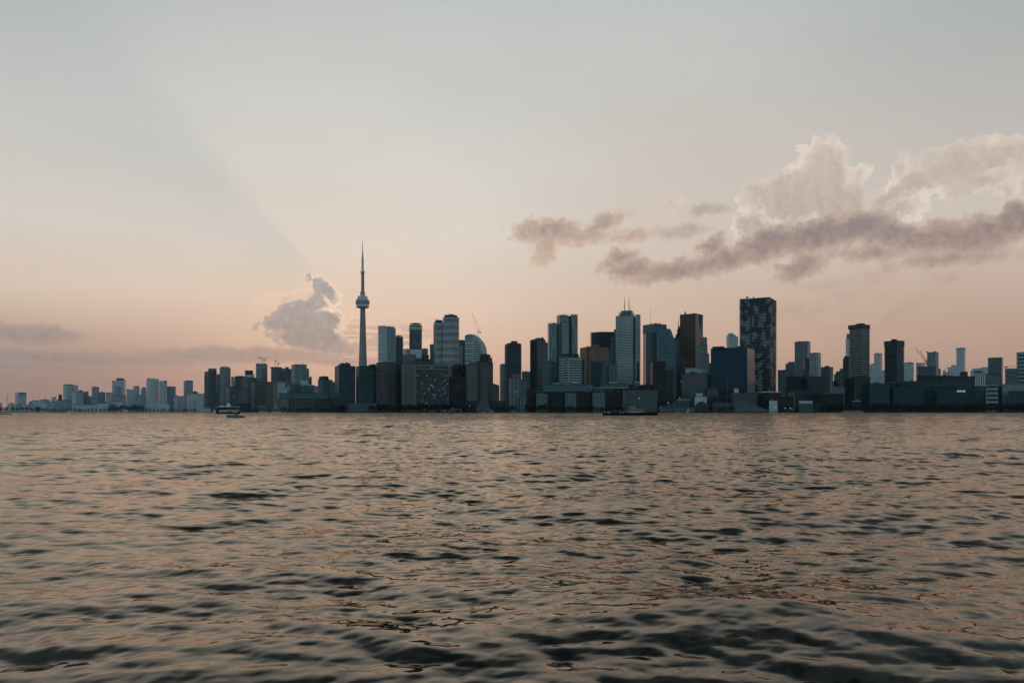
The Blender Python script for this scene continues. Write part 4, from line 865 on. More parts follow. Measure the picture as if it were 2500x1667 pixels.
m = MB(); m.lathe([(fz(427), 2.9), (fz(395), 2.7), (fz(330), 1.3), (fz(305), 0.9)], 20, cx=fx(750)); m.build('funnel', 'boat_white', fr, smooth=True)
m = MB(); m.tube((fx(735), 0, fz(306)), (fx(738), 0, fz(270)), 1.0, 0.9, 12); m.tube((fx(748), 0, fz(270)), (fx(748), 0, fz(238)), 0.35, 0.2, 8); m.build('funnel_cap', 'hull_black', fr, smooth=True)
for X, Y, fl in ((580, 40, 'flag_orange'), (900, 92, 'flag_white')):
    m = MB(); m.tube((fx(X), 0, fz(427)), (fx(X), 0, fz(Y)), 0.16, 0.09, 8); m.build('mast', 'steel_dark', fr)
plain('flag_orange', (0.55, 0.28, 0.18), 0.7, var=0.2); plain('flag_white', (0.6, 0.66, 0.68), 0.7, var=0.1)
for X, Y, fl in ((588, 66, 'flag_orange'), (902, 92, 'flag_white')):
    m = MB(); n = 6
    for i in range(n):
        a, b = i/n, (i+1)/n; ya, yb_ = 0.2*math.sin(a*5), 0.2*math.sin(b*5); z = fz(Y)
        A = [(fx(X)+a*1.7, ya, z-1.1-a*0.2), (fx(X)+b*1.7, yb_, z-1.1-b*0.2), (fx(X)+b*1.7, yb_, z-b*0.2), (fx(X)+a*1.7, ya, z-a*0.2)]
        m.quad(*A); m.quad(*[(p[0], p[1]+0.03, p[2]) for p in reversed(A)])
    m.build('flag', fl, fr)
pg = 'passengers on the ferry roof deck'
for i, (X, c) in enumerate(((665, 'cloth_dark'), (842, 'boat_white'), (858, 'cloth_dark'), (880, 'cloth_dark'), (908, 'boat_white'), (945, 'cloth_dark'), (968, 'boat_white'), (990, 'cloth_dark'))):
    person(cx+fx(X), D-2.2+0.5*(i % 3), fz(427), c, 'person in %s clothes standing on the open roof deck of the white ferry' % ('pale' if c == 'boat_white' else 'dark'), pg, rz=i)

# dark low excursion boat at right of centre
D = 480.0; u2 = D/F/11.76; cx = AX(1440+1137/11.76, D)
db = empty('excursion_boat', (cx, D, 0), 'long low black excursion boat with brown funnel and strings of lights, right of centre', 'boat')
gx = lambda X: (X-1137)*u2; gz = lambda Y: (635-Y)*u2
hullmb(gx(350), gx(1925), 7.0, 2.3, 1.4, 0.12, -1, stern=0.95).build('hull', 'hull_black', db, smooth=True)
m = MB(); m.prism([(gx(1600), -3.2), (gx(1918), -3.0), (gx(1918), 3.0), (gx(1600), 3.2)], 1.2, 0, 0, tops=[gz(545), gz(528), gz(528), gz(545)]); m.build('stern_bulwark', 'boat_red', db)
m = MB(); m.box(gx(360), gx(985), -2.9, 2.9, 1.3, gz(520), 0); m.build('lower_cabin', 'hull_black', db)
m = MB(); m.box(gx(372), gx(985), -3.1, 3.1, gz(520), gz(512), 0); m.build('deck', 'boat_grey', db)
for i in range(12):
    X = 380+i*52; m = MB(); m.tube((gx(X), -3.0, gz(512)), (gx(X), -3.0, gz(470)), 0.05, n=5); m.tube((gx(X), 3.0, gz(512)), (gx(X), 3.0, gz(470)), 0.05, n=5); m.build('awning_post', 'steel_dark', db)
m = MB(); m.box(gx(368), gx(990), -3.2, 3.2, gz(470), gz(463), 0); m.build('awning', 'canvas_dark', db)
for X, Y, l in ((402, 552, 'lamp_warm'), (500, 550, 'lamp_white'), (545, 553, 'lamp_white'), (860, 556, 'lamp_warm'), (942, 556, 'lamp_white'), (540, 492, 'lamp_white'), (682, 490, 'lamp_white'), (725, 494, 'lamp_white'), (820, 492, 'lamp_warm'), (868, 494, 'lamp_white')):
    m = MB(); r_ = 0.16 if Y > 540 else 0.06; m.lathe([(-r_, 0.03), (0, r_), (r_, 0.03)], 8); m.build('cabin_light', l, db, loc=(gx(X), -3.25 if Y < 540 else -3.05, gz(Y)))
m = MB(); m.tube((gx(1035), 0, gz(560)), (gx(1035), 0, gz(312)), 1.1, 1.05, 16); m.build('funnel', 'funnel_brown', db, smooth=True)
m = MB(); m.tube((gx(1035), 0, gz(322)), (gx(1035), 0, gz(306)), 1.2, 1.2, 16); m.build('funnel_cap', 'hull_black', db, smooth=True)
m = MB(); m.box(gx(990), gx(1095), -2.6, 2.6, 1.3, gz(478), 0); m.build('engine_casing', 'boat_grey', db)
m = MB(); m.box(gx(1112), gx(1480), -2.9, 2.9, 1.2, gz(532), 0); m.build('deckhouse', 'boat_white', db)
m = MB(); m.box(gx(1112), gx(1500), -2.3, 2.3, gz(532), gz(450), 0); m.build('saloon', 'boat_grey', db)
m = MB(); m.box(gx(1108), gx(1560), -3.0, 3.0, gz(450), gz(442), 0); m.build('upper_deck', 'boat_white', db)
for i in range(10):
    X = 1120+i*42; m = MB(); m.tube((gx(X), -2.85, gz(532)), (gx(X), -2.85, gz(450)), 0.06, n=5); m.build('deck_post', 'boat_white', db)
for a, b in ((1128, 1208), (1222, 1316)):
    m = MB(); m.prism([(gx(a), -1.8), (gx(b), -1.8), (gx(b), 1.8), (gx(a), 1.8)], gz(410), gz(392), 0); m.build('canopy', 'boat_white', db)
    for X in (a+4, b-4): m = MB(); m.tube((gx(X), -1.6, gz(442)), (gx(X), -1.6, gz(408)), 0.05, n=5); m.build('canopy_post', 'boat_grey', db)
m = MB(); m.tube((gx(1410), 0, gz(442)), (gx(1410), 0, gz(150)), 0.08, 0.05, 6); m.build('light_mast', 'steel_dark', db)
m = MB(); m.lathe([(-0.17, 0.03), (-0.1, 0.15), (0, 0.2), (0.1, 0.15), (0.17, 0.03)], 10); m.build('mast_light', 'lamp_white', db, loc=(gx(1412), -0.1, gz(140)), smooth=True)
m = MB(); m.box(gx(1500), gx(1600), -2.6, -2.5, 1.2, gz(500), 0); m.build('gangway_rail', 'boat_grey', db)
pg = 'passengers on the dark excursion boat'
for i, X in enumerate((1335, 1352, 1378, 1396, 1428, 1446, 1462, 1610, 1640, 1665, 1690)):
    up = X < 1500
    person(cx+gx(X), D-1.0-0.4*(i % 3), gz(442) if up else 1.45, 'cloth_dark', 'person in dark clothes standing on the %s of the long black boat' % ('upper deck' if up else 'open stern deck'), pg+(' upper deck' if up else ' stern'), h=1.6, rz=i*0.7)

# small motorboat
D = 299.0; u3 = D/F/13.07; cx = AX(500+975/13.07, D)
mo = empty('motorboat', (cx, D, 0), 'small pale motorboat with black outboard, in front of the white ferry', 'boat')
hx = lambda X: (X-975)*u3; hz = lambda Y: (778-Y)*u3
hullmb(hx(690), hx(1172), 2.3, 0.72, 1.22, 0.42, -1).build('hull', 'hull_navy', mo, smooth=True)
m = hullmb(hx(684), hx(1172), 2.36, 0.78, 1.30, 0.42, -1, zlo=0.5); m.build('gunwale', 'boat_grey', mo, smooth=True)
m = MB(); m.prism([(hx(775), -0.5), (hx(990), -0.85), (hx(990), 0.85), (hx(775), 0.5)], 1.0, 1.3, 0, tops=[1.12, 1.42, 1.42, 1.12]); m.build('cabin', 'boat_white', mo)
m = MB(); m.prism([(hx(960), -0.9), (hx(1006), -0.9), (hx(1006), 0.9), (hx(960), 0.9)], 1.1, 1.5, 0, tops=[1.4, 1.62, 1.62, 1.4]); m.build('windscreen', 'pod_glass', mo)
m = MB()
for s in (-0.9, 0.9): m.tube((hx(1030), s, 0.9), (hx(1012), s, hz(655)), 0.05, n=5); m.tube((hx(1062), s, 0.9), (hx(1045), s, hz(660)), 0.05, n=5)
m.tube((hx(1012), -0.9, hz(656)), (hx(1012), 0.9, hz(656)), 0.05, n=5); m.build('radar_arch', 'boat_white', mo)
m = MB(); m.box(hx(1060), hx(1165), -0.9, 0.9, 0.6, 0.93, 0); m.build('seat', 'canvas_dark', mo)
m = MB(); m.lathe([(0.12, 0.12), (0.25, 0.34), (0.5, 0.46), (0.7, 0.38), (0.82, 0.15)], 14, cx=hx(1238)); m.tube((hx(1238), 0, 0.2), (hx(1238), 0, -0.5), 0.12, 0.1, 8); m.tube((hx(1172), 0, 0.45), (hx(1230), 0, 0.45), 0.09, n=6); m.build('outboard_motor', 'hull_black', mo, smooth=True)
person(cx+hx(1048), D, 0.55, 'cloth_dark', 'person in dark clothes at the helm of the small motorboat', h=1.25)

# sailboat
D = 654.0; u4 = D/F/19.6; cx = AX(200/19.6, D)
sb = empty('sailboat', (cx, D, 0), 'white sailboat with its foresail up and dark boom cover, cut off by the left edge', 'sailboat')
ix = lambda X: (X-200)*u4; iz = lambda Y: (1008-Y)*u4
hullmb(ix(-150), ix(572), 3.4, 1.0, 1.45, 0.5, 1, stern=0.7, zlo=-0.5).build('hull', 'boat_white', sb, smooth=True)
m = hullmb(ix(-146), ix(556), 3.3, 0.4, 0.55, 0.5, 1, stern=0.7, zlo=-0.55); 
m.build('boot_stripe', 'hull_navy', sb, smooth=True)
m = MB(); m.prism([(ix(110), -1.0), (ix(400), -0.7), (ix(400), 0.7), (ix(110), 1.0)], 1.0, 1.8, 0, tops=[1.95, 1.6, 1.6, 1.95]); m.build('cabin', 'boat_white', sb)
m = MB(); m.box(ix(150), ix(250), -1.02, -0.93, 1.35, 1.6, 0); m.build('cabin_window', 'pod_glass', sb)
m = MB(); m.tube((ix(338), 0, 1.2), (ix(338), 0, iz(60)), 0.13, 0.09, 8); m.build('mast', 'steel_red', sb, smooth=True)
m = MB(); m.tube((ix(345), 0, iz(70)), (ix(568), 0, 1.5), 0.04, n=5); m.build('forestay', 'steel_dark', sb)
m = MB(); m.tube((ix(338), 0, iz(70)), (ix(-140), 0, 1.2), 0.02, n=4); m.tube((ix(338), 0, iz(70)), (ix(330), -1.6, 1.2), 0.02, n=4); m.tube((ix(338), 0, iz(70)), (ix(330), 1.6, 1.2), 0.02, n=4); m.build('shrouds', 'steel_dark', sb)
m = MB(); m.tube((ix(120), 0, iz(870)), (ix(330), 0, iz(845)), 0.22, 0.34, 10); m.build('boom_cover', 'canvas_dark', sb, smooth=True)
def sail(P, mat, name, bulge=0.5, n=8):
    m = MB(); a, b, c, d = [Vector((p[0], 0, p[1])) for p in P]
    g = lambda s, t: (lambda v: (v.x, -bulge*math.sin(math.pi*s)*(0.4+0.6*math.sin(math.pi*t)), v.z))((a*(1-s)+b*s)*(1-t)+(d*(1-s)+c*s)*t)
    for i in range(n):
        for j in range(n):
            q = [g(i/n, j/n), g((i+1)/n, j/n), g((i+1)/n, (j+1)/n), g(i/n, (j+1)/n)]
            m.quad(*q); m.quad(*[(p[0], p[1]+0.03, p[2]) for p in reversed(q)])
    m.build(name, mat, sb, smooth=True)
sail([(ix(352), iz(860)), (ix(566), iz(890)), (ix(478), iz(550)), (ix(392), iz(585))], 'sail_cloth', 'foresail')
sail([(ix(300), iz(845)), (ix(352), iz(850)), (ix(392), iz(575)), (ix(345), iz(585))], 'boat_grey', 'folded_sail', 0.2)
person(cx+ix(60), D, 1.0, 'cloth_dark', 'person in dark clothes at the stern of the sailboat', h=1.6)

# boats lying along the far shore
def shoreboat(label, D, x0, x1, y, hullm='boat_white', houses=(), rig=None, kind='moored_boat'):
    org = (AX((x0+x1)/2, D), D, 0); rt = empty(kind, org, label, 'boat'); w = (x1-x0)/F*D
    hh = max(1.2, 0.25*(1003.5-y)/F*D+1.0)
    hullmb(-w/2, w/2, max(3.0, w*0.2), hh, hh*1.25, 0.25).build('hull', hullm, rt, smooth=True)
    for (a, b, yy, mt) in houses:
        m = MB(); xa, xb = AX(a, D)-org[0], AX(b, D)-org[0]; m.box(xa, xb, -w*0.07-0.6, w*0.07+0.6, hh*0.9, AZ(yy, D), 0); m.build('cabin', mt, rt)
        m = MB(); m.box(xa+0.4, xb-0.4, -w*0.07-0.68, -w*0.07-0.55, hh+0.5*(AZ(yy, D)-hh), hh+0.8*(AZ(yy, D)-hh), 0); m.build('cabin_window', 'pod_glass', rt)
    if rig:
        m = MB()
        for (a, y_) in rig: m.tube((AX(a, D)-org[0], 0, hh), (AX(a, D)-org[0], 0, AZ(y_, D)), 0.3, 0.2, 6)
        m.build('mast', 'boat_white', rt)
    return rt, org, hh
shoreboat('small white launch near the shore below the second left cluster', 2500, 287, 312, 1001, 'boat_white', [(291, 306, 1001.4, 'boat_white'), (293, 300, 999.6, 'boat_white')])
shoreboat('white yacht moored directly left of the ferry stern', 2300, 518, 531, 1000, 'boat_white', [(520, 528, 1000, 'boat_white')])
shoreboat('pale harbour boat moored right of the ferry, boxy cabin', 2150, 631.5, 652.5, 1000, 'boat_white', [(632.5, 651, 999.2, 'boat_grey')])
rt, og, hh = shoreboat('white boat with tent-shaped rigging before the masonry terminal', 1960, 662.5, 687, 1000, 'boat_white', [(666, 683, 999, 'boat_grey')])
m = MB(); ax = AX(673, 1960)-og[0]
zt_ = AZ(988.5, 1960); wq = 8.5
for s in (-1, 1):
    m.tube((ax, 0, zt_), (ax+s*wq, 0, AZ(999.5, 1960)), 0.25, n=5); m.tube((ax, 0, zt_), (ax+s*wq*0.5, 0, AZ(999.5, 1960)), 0.25, n=5)
    m.tube((ax-s*wq*0.5, 0, AZ(994, 1960)), (ax+s*wq*0.45, 0, AZ(994, 1960)), 0.25, n=5)
m.tube((ax, 0, AZ(1000, 1960)), (ax, 0, AZ(988, 1960)), 0.35, n=6); m.build('rigging', 'boat_white', rt)
m = MB(); m.lathe([(0, 0.2), (1, 1.4), (2, 0.4)], 10, cx=ax); m.build('masthead', 'boat_white', rt, loc=(0, 0, zt_-1.0), smooth=True)
shoreboat('teal-hulled ferry moored below the dark banded block, left of centre', 1935, 1093, 1131, 998, 'hull_navy', [(1096, 1128, 999.4, 'boat_grey'), (1103, 1108, 996.5, 'boat_white'), (1114, 1122, 997.6, 'boat_grey')])
shoreboat('white double-ended ferry moored before the faceted pavilion', 1932, 1174.5, 1208, 998, 'boat_grey', [(1177, 1205, 999.0, 'boat_grey'), (1188, 1193, 997.4, 'boat_white')])
shoreboat('small pale boat moored before the dark low terminal hall right end', 1935, 1248, 1262, 1001, 'boat_grey', [(1251, 1258, 1000.4, 'boat_grey')])
shoreboat('pale workboat at the quay below the tall black block', 1936, 1648, 1660, 1000, 'boat_grey', [(1650, 1658, 998.6, 'boat_grey')])
shoreboat('white cabin boat at the quay right of the pale workboat', 1934, 1676, 1684, 1000, 'boat_grey', [(1677, 1682, 998.8, 'boat_white')])
shoreboat('long white barge lying along the dark quay at right', 1930, 2053, 2111, 1001.5, 'boat_white', [(2060, 2104, 1001.3, 'boat_grey')])
shoreboat('tiny white boat at the shore below the dark factory at left', 2850, 161, 179, 1002.5, 'boat_white', [(165, 173, 1001.5, 'boat_white')])
rf = random.Random(21)
for x, y, w in ((20, 985, 16), (70, 981, 9), (136, 977, 12), (222, 974, 14), (244, 970, 12), (262, 972, 11), (312, 968, 12), (338, 965, 13), (352, 971, 12), (405, 966, 12), (434, 972, 13), (478, 968, 15), (487, 973, 13), (512, 966, 14)):
    r_, o_, z_ = B(AB, 'low hazy block filling a gap behind the far left towers', 3620, x, x+w, y, rf.choice(['haze_tower', 'haze_dark', 'haze_dark']), units=1); r_['group'] = 'low hazy blocks behind the far left towers'
# lighthouse and shed behind the ferry
root = empty('lighthouse', (AX(484.5, 2860), 2860, GZ), 'small white lighthouse tower on the shore left of the ferry', 'lighthouse')
m = MB(); m.lathe([(0, 4.2), (AZ(986.5, 2860)-GZ, 3.4), (AZ(986.5, 2860)-GZ, 4.2), (AZ(985.8, 2860)-GZ, 4.2)], 16); m.build('tower_body', 'white_panel', root)
m = MB(); m.lathe([(AZ(985.8, 2860)-GZ, 2.4), (AZ(984, 2860)-GZ, 2.4), (AZ(982.6, 2860)-GZ, 0.3)], 12); m.build('lantern', 'pale_slate', root)
B(LB, 'low white shed right of the small lighthouse', 2830, 487, 514, 997, 'white_pale', depth=20, roof='pale_roof')
B(LB, 'dark rectangular hall on the shore directly behind the ferry bow', 2420, 582, 613, 985, 'dark_glass', depth=30)
B(LB, 'low brown boathouse with pale roof strips left of the masonry terminal', 2350, 632, 648, 993, 'taupe', depth=20, roof='pale_roof')

# ------------------------------------------------------------------ street lamps along the quay
def quay_lamp(label, D, x, y, mat, r=0.9, group=None):
    rt = empty('street_lamp', (AX(x, D), D, GZ), label, 'lamp', group); h = AZ(y, D)-GZ
    m = MB(); m.tube((0, 0, 0), (0, 0, h-r), 0.18, 0.12, 6); m.build('post', 'steel_dark', rt)
    m = MB(); m.lathe([(-r, 0.1), (-r*0.6, r*0.75), (0, r), (r*0.6, r*0.75), (r, 0.1)], 10); m.build('lamp_globe', mat, rt, loc=(0, 0, h), smooth=True)
quay_lamp('lit white lamp at the left foot of the shed row by the tall black block', 1945, 1631.5, 983, 'lamp_white', 0.8)
quay_lamp('small white lamp on the quay below the tall black block', 1946, 1612.8, 993, 'lamp_white', 0.6)
quay_lamp('lone red light before the right waterfront glass building', 1948, 1465, 988, 'lamp_red', 0.9)
quay_lamp('warm orange lamp at the white gatehouse wall', 1936, 1893.6, 994.3, 'lamp_warm', 0.9)
quay_lamp('left of two white lamps before the black quayside hall', 1940, 1917, 996.2, 'lamp_white', 0.8)
quay_lamp('right of two white lamps before the black quayside hall', 1940, 1930, 996.2, 'lamp_white', 0.8)
quay_lamp('white lamp among the roofs of the hazy valley at right', 2140, 2045.5, 934.5, 'lamp_white', 0.8)
quay_lamp('white light on a tall post among the refinery sheds', 1985, 1659.5, 971, 'lamp_white', 0.7)
quay_lamp('tiny white light among the trees below the crowned taupe tower', 1942, 1146, 990.5, 'lamp_white', 0.6)

# ------------------------------------------------------------------ trees
def tree_proto(seed, H, W, leaf):
    rnd = random.Random(seed); root = bpy.data.objects.new('tree', None); COL.objects.link(root)
    m = MB(); th = H*0.34
    m.tube((0, 0, -0.3), (0.1, 0, th), H*0.028, H*0.018, 7)
    blobs = []
    for i in range(8):
        t = rnd.uniform(0, 2*math.pi); rr = rnd.uniform(0.1, 0.32)*W; z = rnd.uniform(0.38, 0.82)*H
        c = (rr*math.cos(t), rr*math.sin(t), z); blobs.append((c, rnd.uniform(0.16, 0.27)*W))
        m.tube((0.1, 0, th*rnd.uniform(0.7, 1)), c, H*0.012, H*0.004, 5)
    blobs.append(((0, 0, H*0.85), W*0.17))
    m.build('trunk', 'bark', root)
    c = MB()
    for (b, r_) in blobs:
        for k in range(46):
            v = Vector((rnd.gauss(0, 1), rnd.gauss(0, 1), rnd.gauss(0, 1))).normalized()*r_*rnd.uniform(0.55, 1.08)
            v.z *= 0.85; p = Vector(b)+v; s = rnd.uniform(0.5, 1.15)*H*0.045
            a = Vector((rnd.gauss(0, 1), rnd.gauss(0, 1), rnd.gauss(0, 1))).normalized(); e = a.orthogonal().normalized(); g = a.cross(e)
            P_ = [tuple(p+e*s*math.cos(q)*rnd.uniform(0.7, 1.2)+g*s*math.sin(q)*rnd.uniform(0.7, 1.2)) for q in (0.3, 1.4, 2.6, 3.9, 5.1)]
            c.poly(P_)
    c.build('crown', leaf, root)
    return root
protos = {}
def tree(x, D, ytop, leaf, label, group, var):
    H = AZ(ytop, D)-GZ; k = (leaf, var)
    W = {0: 0.95, 1: 0.8, 2: 1.15, 3: 0.7}[var]
    if k not in protos:
        r_ = tree_proto(40+var, 10.0, 10.0*W, leaf); protos[k] = r_
    else: r_ = copy_tree(protos[k])
    r_.location = (AX(x, D), D, GZ); s = H/10.0; r_.scale = (s, s, s); r_.rotation_euler = (0, 0, random.uniform(0, 6.28))
    tag(r_, label, 'tree', group)
rt_ = random.Random(3)
def row(x0, x1, D, y, dy, step, leaf, label, group):
    x = x0
    while x < x1:
        tree(x, D+rt_.uniform(-8, 14), y+rt_.uniform(-dy, dy), leaf, label, group, rt_.randrange(4)); x += step*rt_.uniform(0.7, 1.3)
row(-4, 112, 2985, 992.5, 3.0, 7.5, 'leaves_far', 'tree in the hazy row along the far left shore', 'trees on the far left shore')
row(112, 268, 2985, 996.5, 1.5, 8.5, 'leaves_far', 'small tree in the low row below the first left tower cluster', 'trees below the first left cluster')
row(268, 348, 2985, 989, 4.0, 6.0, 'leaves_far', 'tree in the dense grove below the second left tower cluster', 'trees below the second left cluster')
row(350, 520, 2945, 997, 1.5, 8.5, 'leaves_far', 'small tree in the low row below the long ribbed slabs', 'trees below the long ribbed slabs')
row(594, 668, 2560, 997, 2.5, 7, 'leaves_mid', 'tree on the shore between the ferry and the masonry terminal', 'trees right of the ferry')
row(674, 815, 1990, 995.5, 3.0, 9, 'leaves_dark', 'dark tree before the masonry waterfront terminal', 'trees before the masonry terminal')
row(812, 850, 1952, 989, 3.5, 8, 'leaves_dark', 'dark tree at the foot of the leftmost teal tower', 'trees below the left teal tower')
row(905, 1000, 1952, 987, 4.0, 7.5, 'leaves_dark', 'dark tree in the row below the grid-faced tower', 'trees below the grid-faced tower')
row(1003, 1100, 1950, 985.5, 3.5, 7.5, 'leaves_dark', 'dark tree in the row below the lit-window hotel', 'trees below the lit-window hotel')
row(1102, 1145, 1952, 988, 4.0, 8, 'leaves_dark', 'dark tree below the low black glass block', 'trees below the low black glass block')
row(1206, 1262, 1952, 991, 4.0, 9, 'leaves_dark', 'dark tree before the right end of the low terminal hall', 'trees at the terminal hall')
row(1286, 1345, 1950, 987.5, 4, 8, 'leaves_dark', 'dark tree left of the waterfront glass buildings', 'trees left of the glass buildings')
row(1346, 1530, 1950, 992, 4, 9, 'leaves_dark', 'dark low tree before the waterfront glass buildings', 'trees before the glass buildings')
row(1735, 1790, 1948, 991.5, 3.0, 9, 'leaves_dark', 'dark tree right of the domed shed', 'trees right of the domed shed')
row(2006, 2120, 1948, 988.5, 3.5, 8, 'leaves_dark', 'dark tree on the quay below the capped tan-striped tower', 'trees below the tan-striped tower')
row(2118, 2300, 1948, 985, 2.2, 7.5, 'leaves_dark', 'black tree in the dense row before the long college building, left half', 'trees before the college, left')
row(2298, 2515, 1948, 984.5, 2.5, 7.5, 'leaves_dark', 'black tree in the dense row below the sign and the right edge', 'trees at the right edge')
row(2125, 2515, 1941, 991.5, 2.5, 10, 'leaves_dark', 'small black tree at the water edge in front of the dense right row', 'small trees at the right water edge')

# ------------------------------------------------------------------ land and quay
coast = [(AX(-700, 3030), 3030), (AX(430, 2935), 2935), (AX(545, 2690), 2690), (AX(590, 2540), 2540), (AX(655, 2300), 2300), (AX(662, 2015), 2015), (AX(815, 1948), 1948), (AX(2700, 1930), 1930)]
def coastpoly(off):
    return [(x, y-off) for x, y in coast]+[(5000, 1930-off), (6500, 9000), (-7000, 9000), (-5000, 3060-off)]
m = MB(); m.poly([(x, y, GZ) for x, y in coastpoly(0)])
g = m.build('ground', 'land'); tag(g, kind='structure')
m = MB()
c2 = [(x, y) for x, y in coast]
for a, b in zip([( -5000, 3060)]+c2, c2+[(5000, 1930)]):
    m.prism([(a[0], a[1]-1.2), (b[0], b[1]-1.2), b, a], -3.0, GZ+0.12)
q = m.build('quay_wall', 'quay_stone'); tag(q, 'long dark stone quay edge between the lake and the city', 'quay wall')
for i, (x, y) in enumerate(((1010, 1001.5), )):
    pass

# ------------------------------------------------------------------ pieces that belong to a part go one level deeper
NEST = {'funnel_cap': 'funnel', 'flag': 'mast', 'wheelhouse_window': 'wheelhouse', 'wheelhouse_roof': 'wheelhouse', 'window': 'main_deck_house', 'side_stripe': 'hull', 'boot_stripe': 'hull', 'cabin_window': 'cabin',
        'counterweight': 'counter_jib', 'mast_light': 'light_mast', 'canopy_post': 'canopy', 'awning_post': 'awning', 'antenna_panel': 'antenna_mast', 'lamp_globe': 'post', 'notch_dark': 'tower_body', 'emblem': 'tower_body',
        'rooftop_unit': 'roof_edge', 'window_band': 'middle_ring', 'masthead': 'rigging', 'cabin_light': 'lower_cabin', 'window_cleaning_crane': 'penthouse', 'crease': 'tower_body'}
bn = lambda o: o.name.split('.')[0]
for root in [o for o in COL.objects if o.parent is None and o.children]:
    kids = list(root.children)
    for o in kids:
        want = NEST.get(bn(o))
        c = [k for k in kids if bn(k) == want and k.parent is root]
        if not c and want == 'tower_body': c = [k for k in kids if bn(k) == 'wall' and k.parent is root]
        if c:
            ctr = lambda k: sum((Vector(v) for v in k.bound_box), Vector())/8+k.location
            c.sort(key=lambda k: (ctr(k)-ctr(o)).length)
            if c[0].location.length < 1e-6: o.parent = c[0]

# ------------------------------------------------------------------ the lake
def tile(L, N, l0, l1, spread, seed, ang=0.0, p=3.4):
    """one periodic patch of wind waves with wavelengths l0..l1, made by summing its spectrum"""
    rng = np.random.default_rng(seed)
    k = np.fft.fftfreq(N, L/N)*2*np.pi; kx, ky = np.meshgrid(k, k, indexing='xy'); kk = np.hypot(kx, ky); kk[0, 0] = 1
    lam = 2*np.pi/kk; th = np.arctan2(ky, kx)-math.pi/2-ang
    S = kk**(-p)*(np.abs(np.cos(th))**spread+0.03)*(1/(1+np.exp(-(lam-l0)/(0.12*l0))))*(1/(1+np.exp((lam-l1)/(0.12*l1))))
    S[0, 0] = 0
    A = np.sqrt(S)*(rng.normal(size=(N, N))+1j*rng.normal(size=(N, N)))
    h = np.fft.ifft2(A).real
    dx = np.fft.ifft2(A*(-1j)*kx/kk).real; dy = np.fft.ifft2(A*(-1j)*ky/kk).real
    gy, gx = np.gradient(h, L/N); s = math.sqrt((gx**2+gy**2).mean())
    return h/s, dx/s, dy/s
def samp(T, L, x, y):
    out = []
    N = T[0].shape[0]; u = (x/L % 1)*N; v = (y/L % 1)*N
    i = np.floor(u).astype(int); j = np.floor(v).astype(int); fu = u-i; fv = v-j; i %= N; j %= N; i1 = (i+1) % N; j1 = (j+1) % N
    for a in T: out.append(a[j, i]*(1-fu)*(1-fv)+a[j, i1]*fu*(1-fv)+a[j1, i]*(1-fu)*fv+a[j1, i1]*fu*fv)
    return out
NR, NC = WATER_RES
APEX = -5.0
r = np.exp(np.linspace(math.log(6.4), math.log(3300.0), NR)); a = np.linspace(-R(54), R(54), NC)
Rr, Aa = np.meshgrid(r, a, indexing='ij')
X = Rr*np.sin(Aa); Y = APEX+Rr*np.cos(Aa)
dr = Rr*(math.log(3300/6.4)/(NR-1))
def fade(lo): return np.clip((lo/(dr*2.2))-0.6, 0, 1)
LH = np.zeros_like(X); H = np.zeros_like(X); DX = np.zeros_like(X); DY = np.zeros_like(X)
gust = 0.75+0.5*(np.sin(X*0.021+1.3)*np.sin(Y*0.013+0.4)+np.sin(X*0.05-Y*0.027)*0.5)*0.6
for (L, N, l0, l1, sp, seed, ang, slope, rot, p) in (
        (11.7, 512, 0.13, 0.42, 1.2, 1, 0.25, W_S[0], 0.3, 3.4),
        (29.0, 512, 0.38, 1.25, 2.2, 2, -0.12, W_S[1], -0.2, 3.2),
        (97.0, 512, 1.2, 4.2, 3.0, 3, 0.10, W_S[2], 0.12, 3.2),
        (411.0, 512, 4.2, 15.0, 3.0, 4, -0.05, W_S[3], 0.05, 3.4)):
    T = tile(L, N, l0, l1, sp, seed, ang, p)
    c, s = math.cos(rot), math.sin(rot)
    h, dx, dy = samp(T, L, X*c+Y*s, -X*s+Y*c)
    dx, dy = dx*c-dy*s, dx*s+dy*c
    f = fade(l0*1.2)*slope*gust
    H += h*f; LH += h*f*(0.35 if l0 < 0.3 else 1.0); DX += dx*f; DY += dy*f
# wash behind the motorboat
wx, wy = AX(665, 299), 300
env = np.exp(-((X-wx)/11)**2-((Y-wy)/5.0)**2)
H += env*0.10*np.sin(Y*1.9+np.sin(X*0.6))
X2 = X+DX*W_CHOP; Y2 = Y+DY*W_CHOP-LH*W_LEAN    # crests sharpened and leaning toward the shore we stand on
n = NR*NC
co = np.empty((n, 3)); co[:, 0] = X2.ravel(); co[:, 1] = Y2.ravel(); co[:, 2] = H.ravel()
idx = np.arange(n).reshape(NR, NC)
f = np.stack([idx[:-1, :-1], idx[:-1, 1:], idx[1:, 1:], idx[1:, :-1]], -1).reshape(-1, 4)
extra = np.array([(-7000, -4000, -0.75), (7000, -4000, -0.75), (7000, 3200, -0.75), (-7000, 3200, -0.75)])
co = np.vstack([co, extra]); f = np.vstack([f, [[n, n+1, n+2, n+3]]])
me = bpy.data.meshes.new('water'); me.vertices.add(len(co)); me.vertices.foreach_set('co', co.ravel())
me.loops.add(f.size); me.loops.foreach_set('vertex_index', f.ravel().astype(np.int32))
me.polygons.add(len(f)); me.polygons.foreach_set('loop_start', np.arange(0, f.size, 4, dtype=np.int32)); me.polygons.foreach_set('loop_total', np.full(len(f), 4, dtype=np.int32))
me.polygons.foreach_set('use_smooth', np.ones(len(f), dtype=bool)); me.update(calc_edges=True)
